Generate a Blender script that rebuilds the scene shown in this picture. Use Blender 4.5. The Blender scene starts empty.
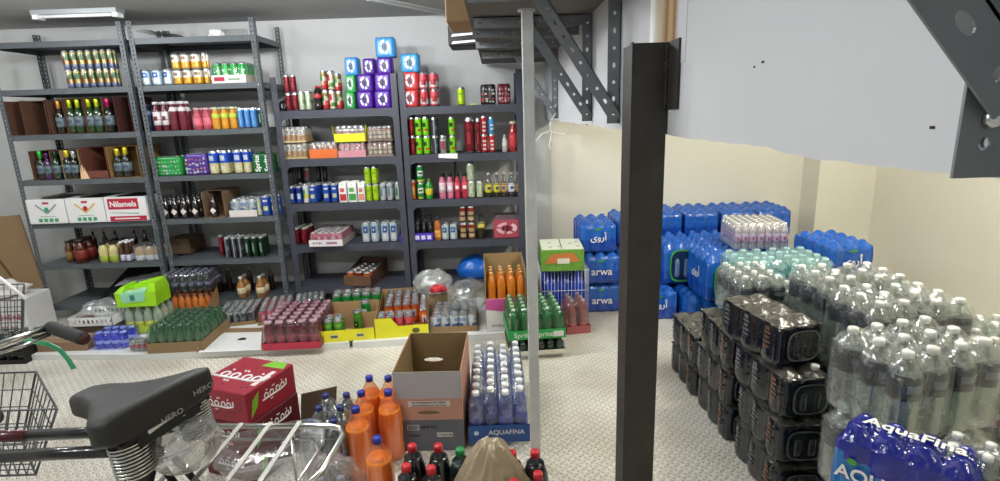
import bpy, math, random
from mathutils import Vector, Matrix, noise
R_ = random.Random(7)
PI = math.pi
C = bpy.context.scene.collection
sc = bpy.context.scene

# ---------------------------------------------------------------- camera, world, lights, exposure
FPX, PIT, ROL, HC = 540.0, math.radians(13.3), math.radians(1.9), 1.6
_F = Vector((0, math.cos(PIT), -math.sin(PIT)))
_R0 = Vector((1, 0, 0)); _U0 = Vector((0, math.sin(PIT), math.cos(PIT)))
_R = math.cos(ROL)*_R0 - math.sin(ROL)*_U0
_U = math.sin(ROL)*_R0 + math.cos(ROL)*_U0
cd = bpy.data.cameras.new('camera'); cam = bpy.data.objects.new('camera', cd); C.objects.link(cam)
cd.sensor_width = 36; cd.lens = 36*FPX/1000; cd.clip_start = .02; cd.clip_end = 60
m3 = Matrix((_R, _U, -_F)).transposed()
cam.matrix_world = Matrix.Translation((0, 0, HC)) @ m3.to_4x4()
sc.camera = cam
w = bpy.data.worlds.new('world'); sc.world = w; w.use_nodes = True
w.node_tree.nodes['Background'].inputs[0].default_value = (.80, .86, 1, 1)
w.node_tree.nodes['Background'].inputs[1].default_value = .35
sc.view_settings.view_transform = 'Standard'; sc.view_settings.look = 'None'
sc.view_settings.gamma = 1; sc.view_settings.use_curve_mapping = False
sc.view_settings.exposure = 0.76
sc.cycles.transparent_max_bounces = 24

def lamp(name, loc, energy, col, radius=.06):
    l = bpy.data.lights.new(name, 'POINT'); l.energy = energy; l.color = col; l.shadow_soft_size = radius
    o = bpy.data.objects.new(name, l); C.objects.link(o); o.location = loc
    return o
COOL, WARM = (.96, .985, 1), (1, .975, .85)
for k in range(3): lamp('tube_lamp_main', (-1.65+.5*k, 3.0, 2.30), 20, COOL)
for k in range(2): lamp('fill_lamp_left', (-3.6+.5*k, 3.1, 2.30), 13, COOL)  # added fill that brightens the back wall at left; no tube fixture here
for k in range(3): lamp('tube_lamp_rear', (-2.2+.5*k, .6, 2.30), 13, COOL)
for k in range(2): lamp('tube_lamp_store', (1.9, 2.3+.7*k, 2.30), 30, WARM)
lamp('tube_lamp_store_front', (2.1, .4, 2.30), 14, WARM)

def ray(x, y): return _F*FPX + _R*(x-500) + _U*(240.5-y)
def AT(px, py, Y):
    d = ray(px, py); return Vector((0, 0, HC)) + d*(Y/d.y)
def ZAT(px, py, z):
    d = ray(px, py); return Vector((0, 0, HC)) + d*((z-HC)/d.z)
def WAT(px, py, X):
    d = ray(px, py); return Vector((0, 0, HC)) + d*(X/d.x)
def XAT(px, Y, z):
    X = 0
    for _ in range(4):
        q = Vector((X, Y, z-HC)); py = 240.5 - FPX*(q.dot(_U))/(q.dot(_F))
        X = AT(px, py, Y).x
    return X

# ---------------------------------------------------------------- materials
def lin(h):
    if isinstance(h, str):
        v = [int(h[i:i+2], 16)/255 for i in (0, 2, 4)]
        return tuple(c/12.92 if c <= .04045 else ((c+.055)/1.055)**2.4 for c in v)
    return h
_M = {}
def pm(col, rough=.4, metal=0., spec=.5, bump=0., bscale=60., var=0., vscale=6., coat=0., dist=.004):
    key = (col, rough, metal, spec, bump, bscale, var, vscale, coat, dist)
    if key in _M: return _M[key]
    m = bpy.data.materials.new('surface_%s' % (col if isinstance(col, str) else 'c')); m.use_nodes = True
    nt = m.node_tree; b = nt.nodes['Principled BSDF']
    c = lin(col); b.inputs['Base Color'].default_value = (*c, 1)
    b.inputs['Roughness'].default_value = rough; b.inputs['Metallic'].default_value = metal
    b.inputs['Specular IOR Level'].default_value = spec; b.inputs['Coat Weight'].default_value = coat
    if bump or var:
        tc = nt.nodes.new('ShaderNodeTexCoord')
    if bump:
        n = nt.nodes.new('ShaderNodeTexNoise'); n.inputs['Scale'].default_value = bscale; n.inputs['Detail'].default_value = 3
        bp = nt.nodes.new('ShaderNodeBump'); bp.inputs['Strength'].default_value = bump; bp.inputs['Distance'].default_value = dist
        nt.links.new(tc.outputs['Object'], n.inputs['Vector']); nt.links.new(n.outputs[0], bp.inputs['Height'])
        nt.links.new(bp.outputs[0], b.inputs['Normal'])
    if var:
        n = nt.nodes.new('ShaderNodeTexNoise'); n.inputs['Scale'].default_value = vscale; n.inputs['Detail'].default_value = 6
        mx = nt.nodes.new('ShaderNodeMix'); mx.data_type = 'RGBA'
        mx.inputs[6].default_value = (*[x*(1-var) for x in c], 1); mx.inputs[7].default_value = (*[min(1, x*(1+var)) for x in c], 1)
        nt.links.new(tc.outputs['Object'], n.inputs['Vector']); nt.links.new(n.outputs[0], mx.inputs[0])
        nt.links.new(mx.outputs[2], b.inputs['Base Color'])
    _M[key] = m; return m
def film(tint='ffffff', clear=.6, rough=.07, bump=.6, bscale=30, body='b4bcbb', gloss=.55):
    """thin clear plastic: mostly transparent, a sharp sheen and a little body colour"""
    key = ('film', tint, clear, rough, bump, bscale, body, gloss)
    if key in _M: return _M[key]
    m = bpy.data.materials.new('clear_plastic'); m.use_nodes = True; nt = m.node_tree
    nt.nodes.remove(nt.nodes['Principled BSDF']); N = nt.nodes.new; K = nt.links.new
    d = N('ShaderNodeBsdfDiffuse'); d.inputs[0].default_value = (*lin(body), 1)
    g = N('ShaderNodeBsdfGlossy'); g.inputs['Roughness'].default_value = rough; g.inputs[0].default_value = (.95, .95, .95, 1)
    t = N('ShaderNodeBsdfTransparent'); t.inputs[0].default_value = (*lin(tint), 1)
    m1 = N('ShaderNodeMixShader'); m1.inputs[0].default_value = gloss; K(d.outputs[0], m1.inputs[1]); K(g.outputs[0], m1.inputs[2])
    lw = N('ShaderNodeLayerWeight'); lw.inputs[0].default_value = .3
    mr = N('ShaderNodeMapRange'); mr.inputs[3].default_value = clear; mr.inputs[4].default_value = clear*.62
    mx = N('ShaderNodeMixShader')
    K(lw.outputs['Facing'], mr.inputs[0]); K(mr.outputs[0], mx.inputs[0]); K(m1.outputs[0], mx.inputs[1]); K(t.outputs[0], mx.inputs[2])
    K(mx.outputs[0], nt.nodes['Material Output'].inputs[0])
    if bump:
        tc = N('ShaderNodeTexCoord'); n = N('ShaderNodeTexNoise'); n.inputs['Scale'].default_value = bscale; n.inputs['Detail'].default_value = 3
        bp = N('ShaderNodeBump'); bp.inputs['Strength'].default_value = bump; bp.inputs['Distance'].default_value = .012
        K(tc.outputs['Object'], n.inputs['Vector']); K(n.outputs[0], bp.inputs['Height']); K(bp.outputs[0], g.inputs['Normal']); K(bp.outputs[0], d.inputs['Normal'])
    _M[key] = m; return m

def floor_mat():
    m = bpy.data.materials.new('checker_plate'); m.use_nodes = True; nt = m.node_tree; N = nt.nodes.new; L = nt.links.new
    b = nt.nodes['Principled BSDF']; b.inputs['Roughness'].default_value = .45; b.inputs['Metallic'].default_value = .15
    tc = N('ShaderNodeTexCoord'); mp = N('ShaderNodeMapping'); mp.inputs['Rotation'].default_value = (0, 0, PI/4)
    mp.inputs['Scale'].default_value = (30, 30, 30); L(tc.outputs['Object'], mp.inputs['Vector'])
    sp = N('ShaderNodeSeparateXYZ'); L(mp.outputs[0], sp.inputs[0])
    def mth(op, a, b_=None, c_=None):
        n = N('ShaderNodeMath'); n.operation = op
        for i, v in enumerate((a, b_, c_)):
            if v is None: continue
            if isinstance(v, (int, float)): n.inputs[i].default_value = v
            else: L(v, n.inputs[i])
        return n.outputs[0]
    fx, fy = mth('FLOOR', sp.outputs[0]), mth('FLOOR', sp.outputs[1])
    a = mth('SUBTRACT', mth('SUBTRACT', sp.outputs[0], fx), .5); c = mth('SUBTRACT', mth('SUBTRACT', sp.outputs[1], fy), .5)
    par = mth('FLOORED_MODULO', mth('ADD', fx, fy), 2)
    ip = mth('SUBTRACT', 1, par)
    u = mth('ADD', mth('MULTIPLY', a, par), mth('MULTIPLY', c, ip)); v = mth('ADD', mth('MULTIPLY', c, par), mth('MULTIPLY', a, ip))
    d = mth('ADD', mth('POWER', mth('ABSOLUTE', mth('DIVIDE', u, .46)), 2), mth('POWER', mth('ABSOLUTE', mth('DIVIDE', v, .15)), 2))
    mr = N('ShaderNodeMapRange'); mr.interpolation_type = 'SMOOTHSTEP'; mr.inputs[1].default_value = 1.3; mr.inputs[2].default_value = .4; L(d, mr.inputs[0])
    bp = N('ShaderNodeBump'); bp.inputs['Strength'].default_value = 1; bp.inputs['Distance'].default_value = .006
    L(mr.outputs[0], bp.inputs['Height']); L(bp.outputs[0], b.inputs['Normal'])
    # dirt ring around lugs
    rg = N('ShaderNodeMapRange'); rg.inputs[1].default_value = .8; rg.inputs[2].default_value = 2.2; L(d, rg.inputs[0])
    rr = mth('MULTIPLY', mth('SUBTRACT', 1, rg.outputs[0]), mth('SUBTRACT', 1, mr.outputs[0]))
    n1 = N('ShaderNodeTexNoise'); n1.inputs['Scale'].default_value = 1.6; n1.inputs['Detail'].default_value = 8; L(tc.outputs['Object'], n1.inputs['Vector'])
    n2 = N('ShaderNodeTexNoise'); n2.inputs['Scale'].default_value = 40; L(tc.outputs['Object'], n2.inputs['Vector'])
    cr = N('ShaderNodeValToRGB'); cr.color_ramp.elements[0].position = .35; cr.color_ramp.elements[0].color = (*lin('c9c2b2'), 1)
    cr.color_ramp.elements[1].position = .6; cr.color_ramp.elements[1].color = (*lin('efebdf'), 1); L(n1.outputs[0], cr.inputs[0])
    mx = N('ShaderNodeMix'); mx.data_type = 'RGBA'; mx.inputs[7].default_value = (*lin('5e5140'), 1)
    L(mth('MULTIPLY', rr, mth('MULTIPLY', n2.outputs[0], 2.0)), mx.inputs[0]); L(cr.outputs[0], mx.inputs[6]); L(mx.outputs[2], b.inputs['Base Color'])
    return m

STEEL = pm('5e6468', .45, .3, var=.15, vscale=9); NAVY = pm('454752', .5, .1, var=.1); GALV = pm('c9cbca', .45, .15, var=.18, vscale=14)
CHROME = pm('c9c9c4', .18, 1.); BRACK = pm('72767a', .5, .2, var=.2, vscale=12); BLK = pm('141416', .5); RUBBER = pm('232323', .75, bump=.3, bscale=200)
CARD = pm('8d6f4f', .85, var=.12, vscale=5); CARDD = pm('66492f', .9, var=.1, vscale=5); WHITE = pm('e6e6e4', .5); SILVER = pm('c9ccce', .25, .9)
FILM = film(); 

# ---------------------------------------------------------------- mesh builder
class MB:
    def __init__(s): s.v = []; s.f = []; s.m = []; s.s = []
    def add(s, vs, fs, mi=0, smooth=False):
        o = len(s.v); s.v += [tuple(v) for v in vs]
        for i, f in enumerate(fs):
            s.f.append([o+k for k in f]); s.m.append(mi[i] if isinstance(mi, list) else mi); s.s.append(smooth)
        return s
    def box(s, x0, x1, y0, y1, z0, z1, mi=0, T=None):
        vs = [(x, y, z) for z in (z0, z1) for y in (y0, y1) for x in (x0, x1)]
        if T: vs = [T(*v) for v in vs]
        return s.add(vs, [(0, 2, 3, 1), (4, 5, 7, 6), (0, 1, 5, 4), (2, 6, 7, 3), (0, 4, 6, 2), (1, 3, 7, 5)], mi)
    def hexa(s, b, t, mi=0):
        return s.add(list(b)+list(t), [(3, 2, 1, 0), (4, 5, 6, 7), (0, 1, 5, 4), (1, 2, 6, 5), (2, 3, 7, 6), (3, 0, 4, 7)], mi)
    def rbox(s, x0, x1, y0, y1, z0, z1, r=.004, mi=0):
        # box with chamfered edges
        vs = []; fs = []
        prof = [(z0, r), (z0+r, 0), (z1-r, 0), (z1, r)]
        for z, k in prof:
            a = [(x0+r+k*.0, y0+k), (x1-r, y0+k), (x1-k, y0+r), (x1-k, y1-r), (x1-r, y1-k), (x0+r, y1-k), (x0+k, y1-r), (x0+k, y0+r)]
            vs += [(p[0], p[1], z) for p in a]
        for i in range(3):
            for j in range(8): fs.append((i*8+j, i*8+(j+1) % 8, (i+1)*8+(j+1) % 8, (i+1)*8+j))
        fs.append(tuple(range(7, -1, -1))); fs.append(tuple(range(24, 32)))
        return s.add(vs, fs, mi)
    def lathe(s, prof, seg=16, mi=0, cx=0, cy=0, fn=None, smooth=True, sx=1, sy=1):
        vs = []; fs = []; ms = []
        for r, z in prof:
            for j in range(seg):
                a = 2*PI*(j+.5)/seg; vs.append((cx+r*math.sin(a)*sx, cy-r*math.cos(a)*sy, z))
        for i in range(len(prof)-1):
            for j in range(seg):
                fs.append((i*seg+j, i*seg+(j+1) % seg, (i+1)*seg+(j+1) % seg, (i+1)*seg+j))
                a = 2*PI*(j+1)/seg; a = (a+PI) % (2*PI)-PI
                ms.append(fn((prof[i][1]+prof[i+1][1])/2, a, i) if fn else mi)
        n = len(prof)-1
        if prof[0][0] > 1e-6: fs.append(tuple(range(seg-1, -1, -1))); ms.append(ms[0])
        if prof[n][0] > 1e-6: fs.append(tuple(range(n*seg, n*seg+seg))); ms.append(ms[-1])
        return s.add(vs, fs, ms, smooth)
    def tube(s, path, r, seg=8, mi=0, closed=False, smooth=True):
        P = [Vector(p) for p in path]; n = len(P); rr = r if isinstance(r, (list, tuple)) else [r]*n
        vs = []; fs = []; up = None
        for i in range(n):
            a = P[(i-1) % n] if (closed or i) else P[0]; b = P[(i+1) % n] if (closed or i < n-1) else P[-1]
            t = (b-a).normalized()
            if up is None: up = Vector((0, 0, 1)) if abs(t.z) < .9 else Vector((1, 0, 0))
            u = (up-t*up.dot(t)).normalized(); w_ = t.cross(u); up = u
            for j in range(seg):
                an = 2*PI*j/seg; vs.append(P[i]+(u*math.cos(an)+w_*math.sin(an))*rr[i])
        for i in range(n if closed else n-1):
            for j in range(seg):
                k = (i+1) % n; fs.append((i*seg+j, i*seg+(j+1) % seg, k*seg+(j+1) % seg, k*seg+j))
        if not closed: fs.append(tuple(range(seg-1, -1, -1))); fs.append(tuple(range((n-1)*seg, n*seg)))
        return s.add(vs, fs, mi, smooth)
    def bar(s, a, b, w_, t, mi=0, up=(0, 0, 1)):
        a, b = Vector(a), Vector(b); d = (b-a).normalized(); u = Vector(up); u = (u-d*u.dot(d)).normalized(); v = d.cross(u)
        q = lambda p: [p+v*w_/2*i+u*t/2*j for i, j in ((-1, -1), (1, -1), (1, 1), (-1, 1))]
        return s.hexa(q(a), q(b), mi)
    def holeplate(s, T, u0, u1, v0, v1, t, holes, mi=0):
        # plate with a row of oval holes along v; T maps (u,v,w) to xyz; holes = [(cu, cv, hu, hv)]
        hs = sorted(holes, key=lambda h: h[1]); cuts = [v0]
        for i in range(len(hs)-1): cuts.append((hs[i][1]+hs[i+1][1])/2)
        cuts.append(v1)
        for i, (cu, cv, hu, hv) in enumerate(hs):
            a0, a1 = cuts[i], cuts[i+1]; an = []
            cor = [(u0, a0), (u1, a0), (u1, a1), (u0, a1)]; ca = [math.atan2(y-cv, x-cu) for x, y in cor]
            for k in range(4):
                x, y = ca[k], ca[(k+1) % 4]
                if y < x: y += 2*PI
                an += [x+(y-x)*q/3 for q in range(3)]
            inn = []; out = []
            for a in an:
                c, d = math.cos(a), math.sin(a); inn.append((cu+c*hu, cv+d*hv))
                k = min(((u1-cu)/c if c > 0 else (u0-cu)/c) if abs(c) > 1e-9 else 1e9, ((a1-cv)/d if d > 0 else (a0-cv)/d) if abs(d) > 1e-9 else 1e9)
                out.append((cu+c*k, cv+d*k))
            n = len(an); vs = [T(x, y, z) for z in (0, t) for L_ in (inn, out) for x, y in L_]
            fs = []
            for j in range(n):
                k = (j+1) % n
                fs += [(j, n+j, n+k, k), (2*n+j, 2*n+k, 3*n+k, 3*n+j), (j, k, 2*n+k, 2*n+j), (n+j, 3*n+j, 3*n+k, n+k)]
            s.add(vs, fs, mi)
        return s
    def mesh(s, name, mats):
        me = bpy.data.meshes.new(name); me.from_pydata(s.v, [], s.f)
        for m in mats: me.materials.append(m)
        me.polygons.foreach_set('material_index', s.m); me.polygons.foreach_set('use_smooth', s.s); me.update()
        return me
def ob(name, me, parent=None, loc=(0, 0, 0), rz=0, scale=None, rot=None):
    o = bpy.data.objects.new(name, me); C.objects.link(o); o.location = loc
    o.rotation_euler = rot if rot else (0, 0, rz)
    if scale: o.scale = scale
    if parent: o.parent = parent
    return o
USED = {}
def tag(o, label, cat, group=None):
    n = len(label.split())
    if n > 16 or n < 4: print('LABEL LEN', n, label)
    if label in USED and not (group and USED[label] == group): print('DUP LABEL', label)
    USED[label] = group
    o['label'] = label; o['category'] = cat
    if group: o['group'] = group
    return o
def thing(name, label, cat, loc=(0, 0, 0), rz=0, group=None):
    o = ob(name, None, None, loc, rz); o.empty_display_size = .05
    return tag(o, label, cat, group)
def struct(name, me, **k):
    o = ob(name, me, **k); o['kind'] = 'structure'; return o
_K = {}
def cached(key, fn):
    if key not in _K: _K[key] = fn()
    return _K[key]
def text(s, size, mat, parent, loc, rot=(PI/2, 0, 0), name='lettering', ext=.0006, sx=1, bold=0):
    def mk():
        cu = bpy.data.curves.new('t', 'FONT'); cu.body = s; cu.size = size; cu.extrude = ext; cu.align_x = 'CENTER'; cu.align_y = 'CENTER'; cu.resolution_u = 3
        cu.offset = bold
        o = bpy.data.objects.new('t', cu); C.objects.link(o); dg = bpy.context.evaluated_depsgraph_get(); dg.update()
        me = bpy.data.meshes.new_from_object(o.evaluated_get(dg)); bpy.data.objects.remove(o); me.materials.clear(); me.materials.append(mat); me.name = 'lettering'
        return me
    me = cached(('txt', s, size, mat.name, ext, bold), mk)
    o = ob(name, me, parent, loc, rot=rot)
    if sx != 1: o.scale = (sx, 1, 1)
    return o

# ================================================================= ROOM
YB, XW, CEIL = 4.95, .44, 2.43
fm = floor_mat()
struct('floor', MB().box(-5.2, 3.3, -1.5, YB, -.03, 0).mesh('floor', [fm]))
WALL = pm('cfd0cf', .9, var=.05, vscale=2.5, bump=.15, bscale=25); CREAM = pm('e4e0d2', .9, var=.03, vscale=2, bump=.1, bscale=25)
CEILM = pm('a3a3a1', .9, var=.07, vscale=1.5)
struct('ceiling', MB().box(-5.3, 3.4, -1.6, YB+.1, CEIL, CEIL+.1).mesh('ceiling', [CEILM]))
struct('wall_back', MB().box(-5.3, XW+.05, YB, YB+.1, 0, CEIL).box(XW+.05, 3.4, YB, YB+.1, 0, CEIL, 1).mesh('wall', [WALL, CREAM]))
struct('wall_left', MB().box(-5.3, -5.2, -1.5, YB, 0, CEIL).mesh('wall', [WALL]))
struct('wall_right', MB().box(3.3, 3.4, -1.5, YB, 0, CEIL).mesh('wall', [CREAM]))
struct('wall_rear', MB().box(-5.3, 3.4, -1.6, -1.5, 0, CEIL).mesh('wall', [WALL]))
struct('wall_pillar', MB().box(2.8, 3.3, YB-.26, YB, 0, CEIL).mesh('wall', [CREAM]))
# hanging grey wall with a broken lower edge
mb = MB(); n = 260; y0, y1 = -1.5, YB; hx = []
for i in range(n+1):
    y = y0+(y1-y0)*i/n
    z = 1.53+.010*noise.noise(Vector((y*2.2, 0, 0)))+.006*noise.noise(Vector((y*14, 3, 0)))
    hx.append((y, z))
vs = []; fs = []; ms = []
for y, z in hx: vs += [(XW, y, z), (XW, y, CEIL), (XW+.1, y, CEIL), (XW+.1, y, z+.004)]
for i in range(n):
    a, b = i*4, i*4+4
    fs += [(a, a+1, b+1, b), (a+3, b+3, b+2, a+2), (a, b, b+3, a+3)]; ms += [0, 1, 2]
mb.add(vs, fs, ms)
struct('wall_divider', mb.mesh('wall', [pm('c2c3c6', .85, var=.06, vscale=3, bump=.2, bscale=18), CREAM, pm('6b675f', .95)]))
mb = MB()
for k, (y, z, s_) in enumerate(((.92, 1.665, .004), (.95, 1.66, .003), (.55, 1.57, .003))):
    mb.box(XW-.001, XW+.002, y, y+s_*2, z, z+s_)
mb.box(3.299, 3.301, 3.2, 3.212, .93, .942).box(3.299, 3.301, 3.25, 3.262, .76, .772)
o = struct('trim_1', mb.mesh('chips', [pm('2c2a28', .9)]))
# conduit line on the ceiling
a, b = ZAT(368, -1, 2.415), ZAT(446, 14, 2.415)
tag(ob('conduit', MB().bar(a, b, .03, .02).bar(a+Vector((.09, 0, 0)), b+Vector((.09, 0, 0)), .012, .012).mesh('c', [pm('b9b9b7', .6)])), 'pale conduit strip running along the grey ceiling', 'conduit')
# ceiling light fixture, left
t = thing('ceiling_light', 'slim unlit silver tube fixture on the ceiling above the left racks', 'light', (-3.03, 4.25, 2.38))
ob('housing', MB().box(-.31, .31, -.05, .05, .02, .05).mesh('h', [pm('b5babd', .3, .6)]), t)
ob('tube', MB().tube([(-.29, -.02, .008), (.29, -.02, .008)], .012, 10).mesh('t', [pm('eef2f2', .3)]), t)
ob('end_cap', MB().box(-.31, -.27, -.04, .03, -.01, .022).mesh('h', [WHITE]), t); ob('end_cap', MB().box(.27, .31, -.04, .03, -.01, .022).mesh('h', [WHITE]), t)

# ================================================================= RACKS
def slotted_post(L_, w_, mats, flip=1, pitch=.032):
    def mk():
        mb = MB(); n = int(L_/pitch); hs = [(w_/2, (i+.5)*L_/n, .0045, .009) for i in range(n)]
        mb.holeplate(lambda u, v, q: (u*flip, q, v), 0, w_, 0, L_, .002, hs)
        mb.holeplate(lambda u, v, q: (q*flip, u, v), 0, w_, 0, L_, .002, hs)
        return mb.mesh('post', mats)
    return cached(('post', L_, w_, flip, mats[0].name), mk)
def board_mesh(W, D, lip, mat, t=.003):
    mb = MB().box(0, W, 0, D, -t, 0).box(0, W, 0, t, -lip, -t).box(0, W, D-t, D, -lip, -t).box(0, t, t, D-t, -lip, -t).box(W-t, W, t, D-t, -lip, -t)
    mb.box(0, W, t, .015, -lip, -lip+t)
    return mb.mesh('board', [mat])
def rack_slotted(label, x0, x1, y0, y1, zs, top, lefttop=None):
    t = thing('storage_rack', label, 'rack', (x0, y0, 0)); W, D = x1-x0, y1-y0; wp = .038
    for (x, y, fl, ry) in ((0, 0, 1, 1), (W, 0, -1, 1), (0, D, 1, -1), (W, D, -1, -1)):
        o = ob('post', slotted_post(top, wp, [STEEL], fl), t, (x, y, 0)); 
        if ry < 0: o.scale = (1, -1, 1)
    for z in zs:
        bo = ob('shelf_board', cached(('bd', W, D), lambda: board_mesh(W-.01, D-.01, .042, STEEL)), t, (.005, .005, z))
        for sx in (.025, W-.025):
            ob('bolt', cached('bolt', lambda: MB().lathe([(.007, 0), (.007, .003), (.004, .006)], 8).mesh('bolt', [SILVER])), bo, (sx-.005, -.003, -.02), rot=(PI/2, 0, 0))
    return t
def rack_plain(label, x0, x1, y0, y1, zs, top):
    t = thing('storage_rack', label, 'rack', (x0, y0, 0)); W, D = x1-x0, y1-y0
    for (x, y, fx, fy) in ((0, 0, 1, 1), (W, 0, -1, 1), (0, D, 1, -1), (W, D, -1, -1)):
        mb = MB().box(0, .05*fx, 0, .002*fy, 0, top).box(0, .002*fx, 0, .045*fy, 0, top)
        ob('post', mb.mesh('post', [NAVY]), t, (x, y, 0))
    for z in zs:
        bo = ob('shelf_board', board_mesh(W-.008, D-.008, .062, NAVY), t, (.004, .004, z))
        for fx, x in ((1, .045), (-1, W-.053)):
            mb = MB()   # rounded gusset in each front corner
            pts = [(0, 0), (.04, 0), (.018, -.010), (.008, -.02), (0, -.045)]
            for y in (0, .002): pass
            vs = [(x+p[0]*fx, y, -.062+p[1]) for y in (0.0, .002) for p in pts]; n = 5
            fs = [tuple(range(n)), tuple(range(2*n-1, n-1, -1))]+[(i, (i+1) % n, n+(i+1) % n, n+i) for i in range(n)]
            ob('gusset', mb.add(vs, fs).mesh('g', [NAVY]), bo)
    return t
LY, DY = 4.35, 4.45
LZ = [.13, .487, .838, 1.19, 1.546, 1.891, 2.237]; DZ = [.19, .56, .915, 1.285, 1.668]
rack_slotted('grey slotted-angle rack at far left with three white cartons on it', -3.85, -2.80, LY, LY+.5, LZ, 2.36)
rack_slotted('grey slotted-angle rack between the far left rack and the dark racks', -2.76, -1.80, LY, LY+.5, LZ, 2.36)
rack_plain('left one of two dark blue-grey racks, purple drink packs on top', -1.775, -.775, DY, DY+.42, DZ, 1.93)
rack_plain('right one of two dark blue-grey racks, beside the pale metal post', -.765, .215, DY, DY+.42, DZ, 1.93)
SH = {}
for i, nm in enumerate(('lowest', 'sixth', 'fifth', 'fourth', 'third', 'second', 'top')):
    k = 7-i
    SH['L%d' % k] = (LY, LZ[i], '%s shelf, far left rack' % nm); SH['M%d' % k] = (LY, LZ[i], '%s shelf, second grey rack' % nm)
for i, nm in enumerate(('lowest', 'fourth', 'third', 'second', 'top')):
    k = 5-i
    SH['A%d' % k] = (DY, DZ[i], '%s shelf, left dark rack' % nm); SH['B%d' % k] = (DY, DZ[i], '%s shelf, right dark rack' % nm)

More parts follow.
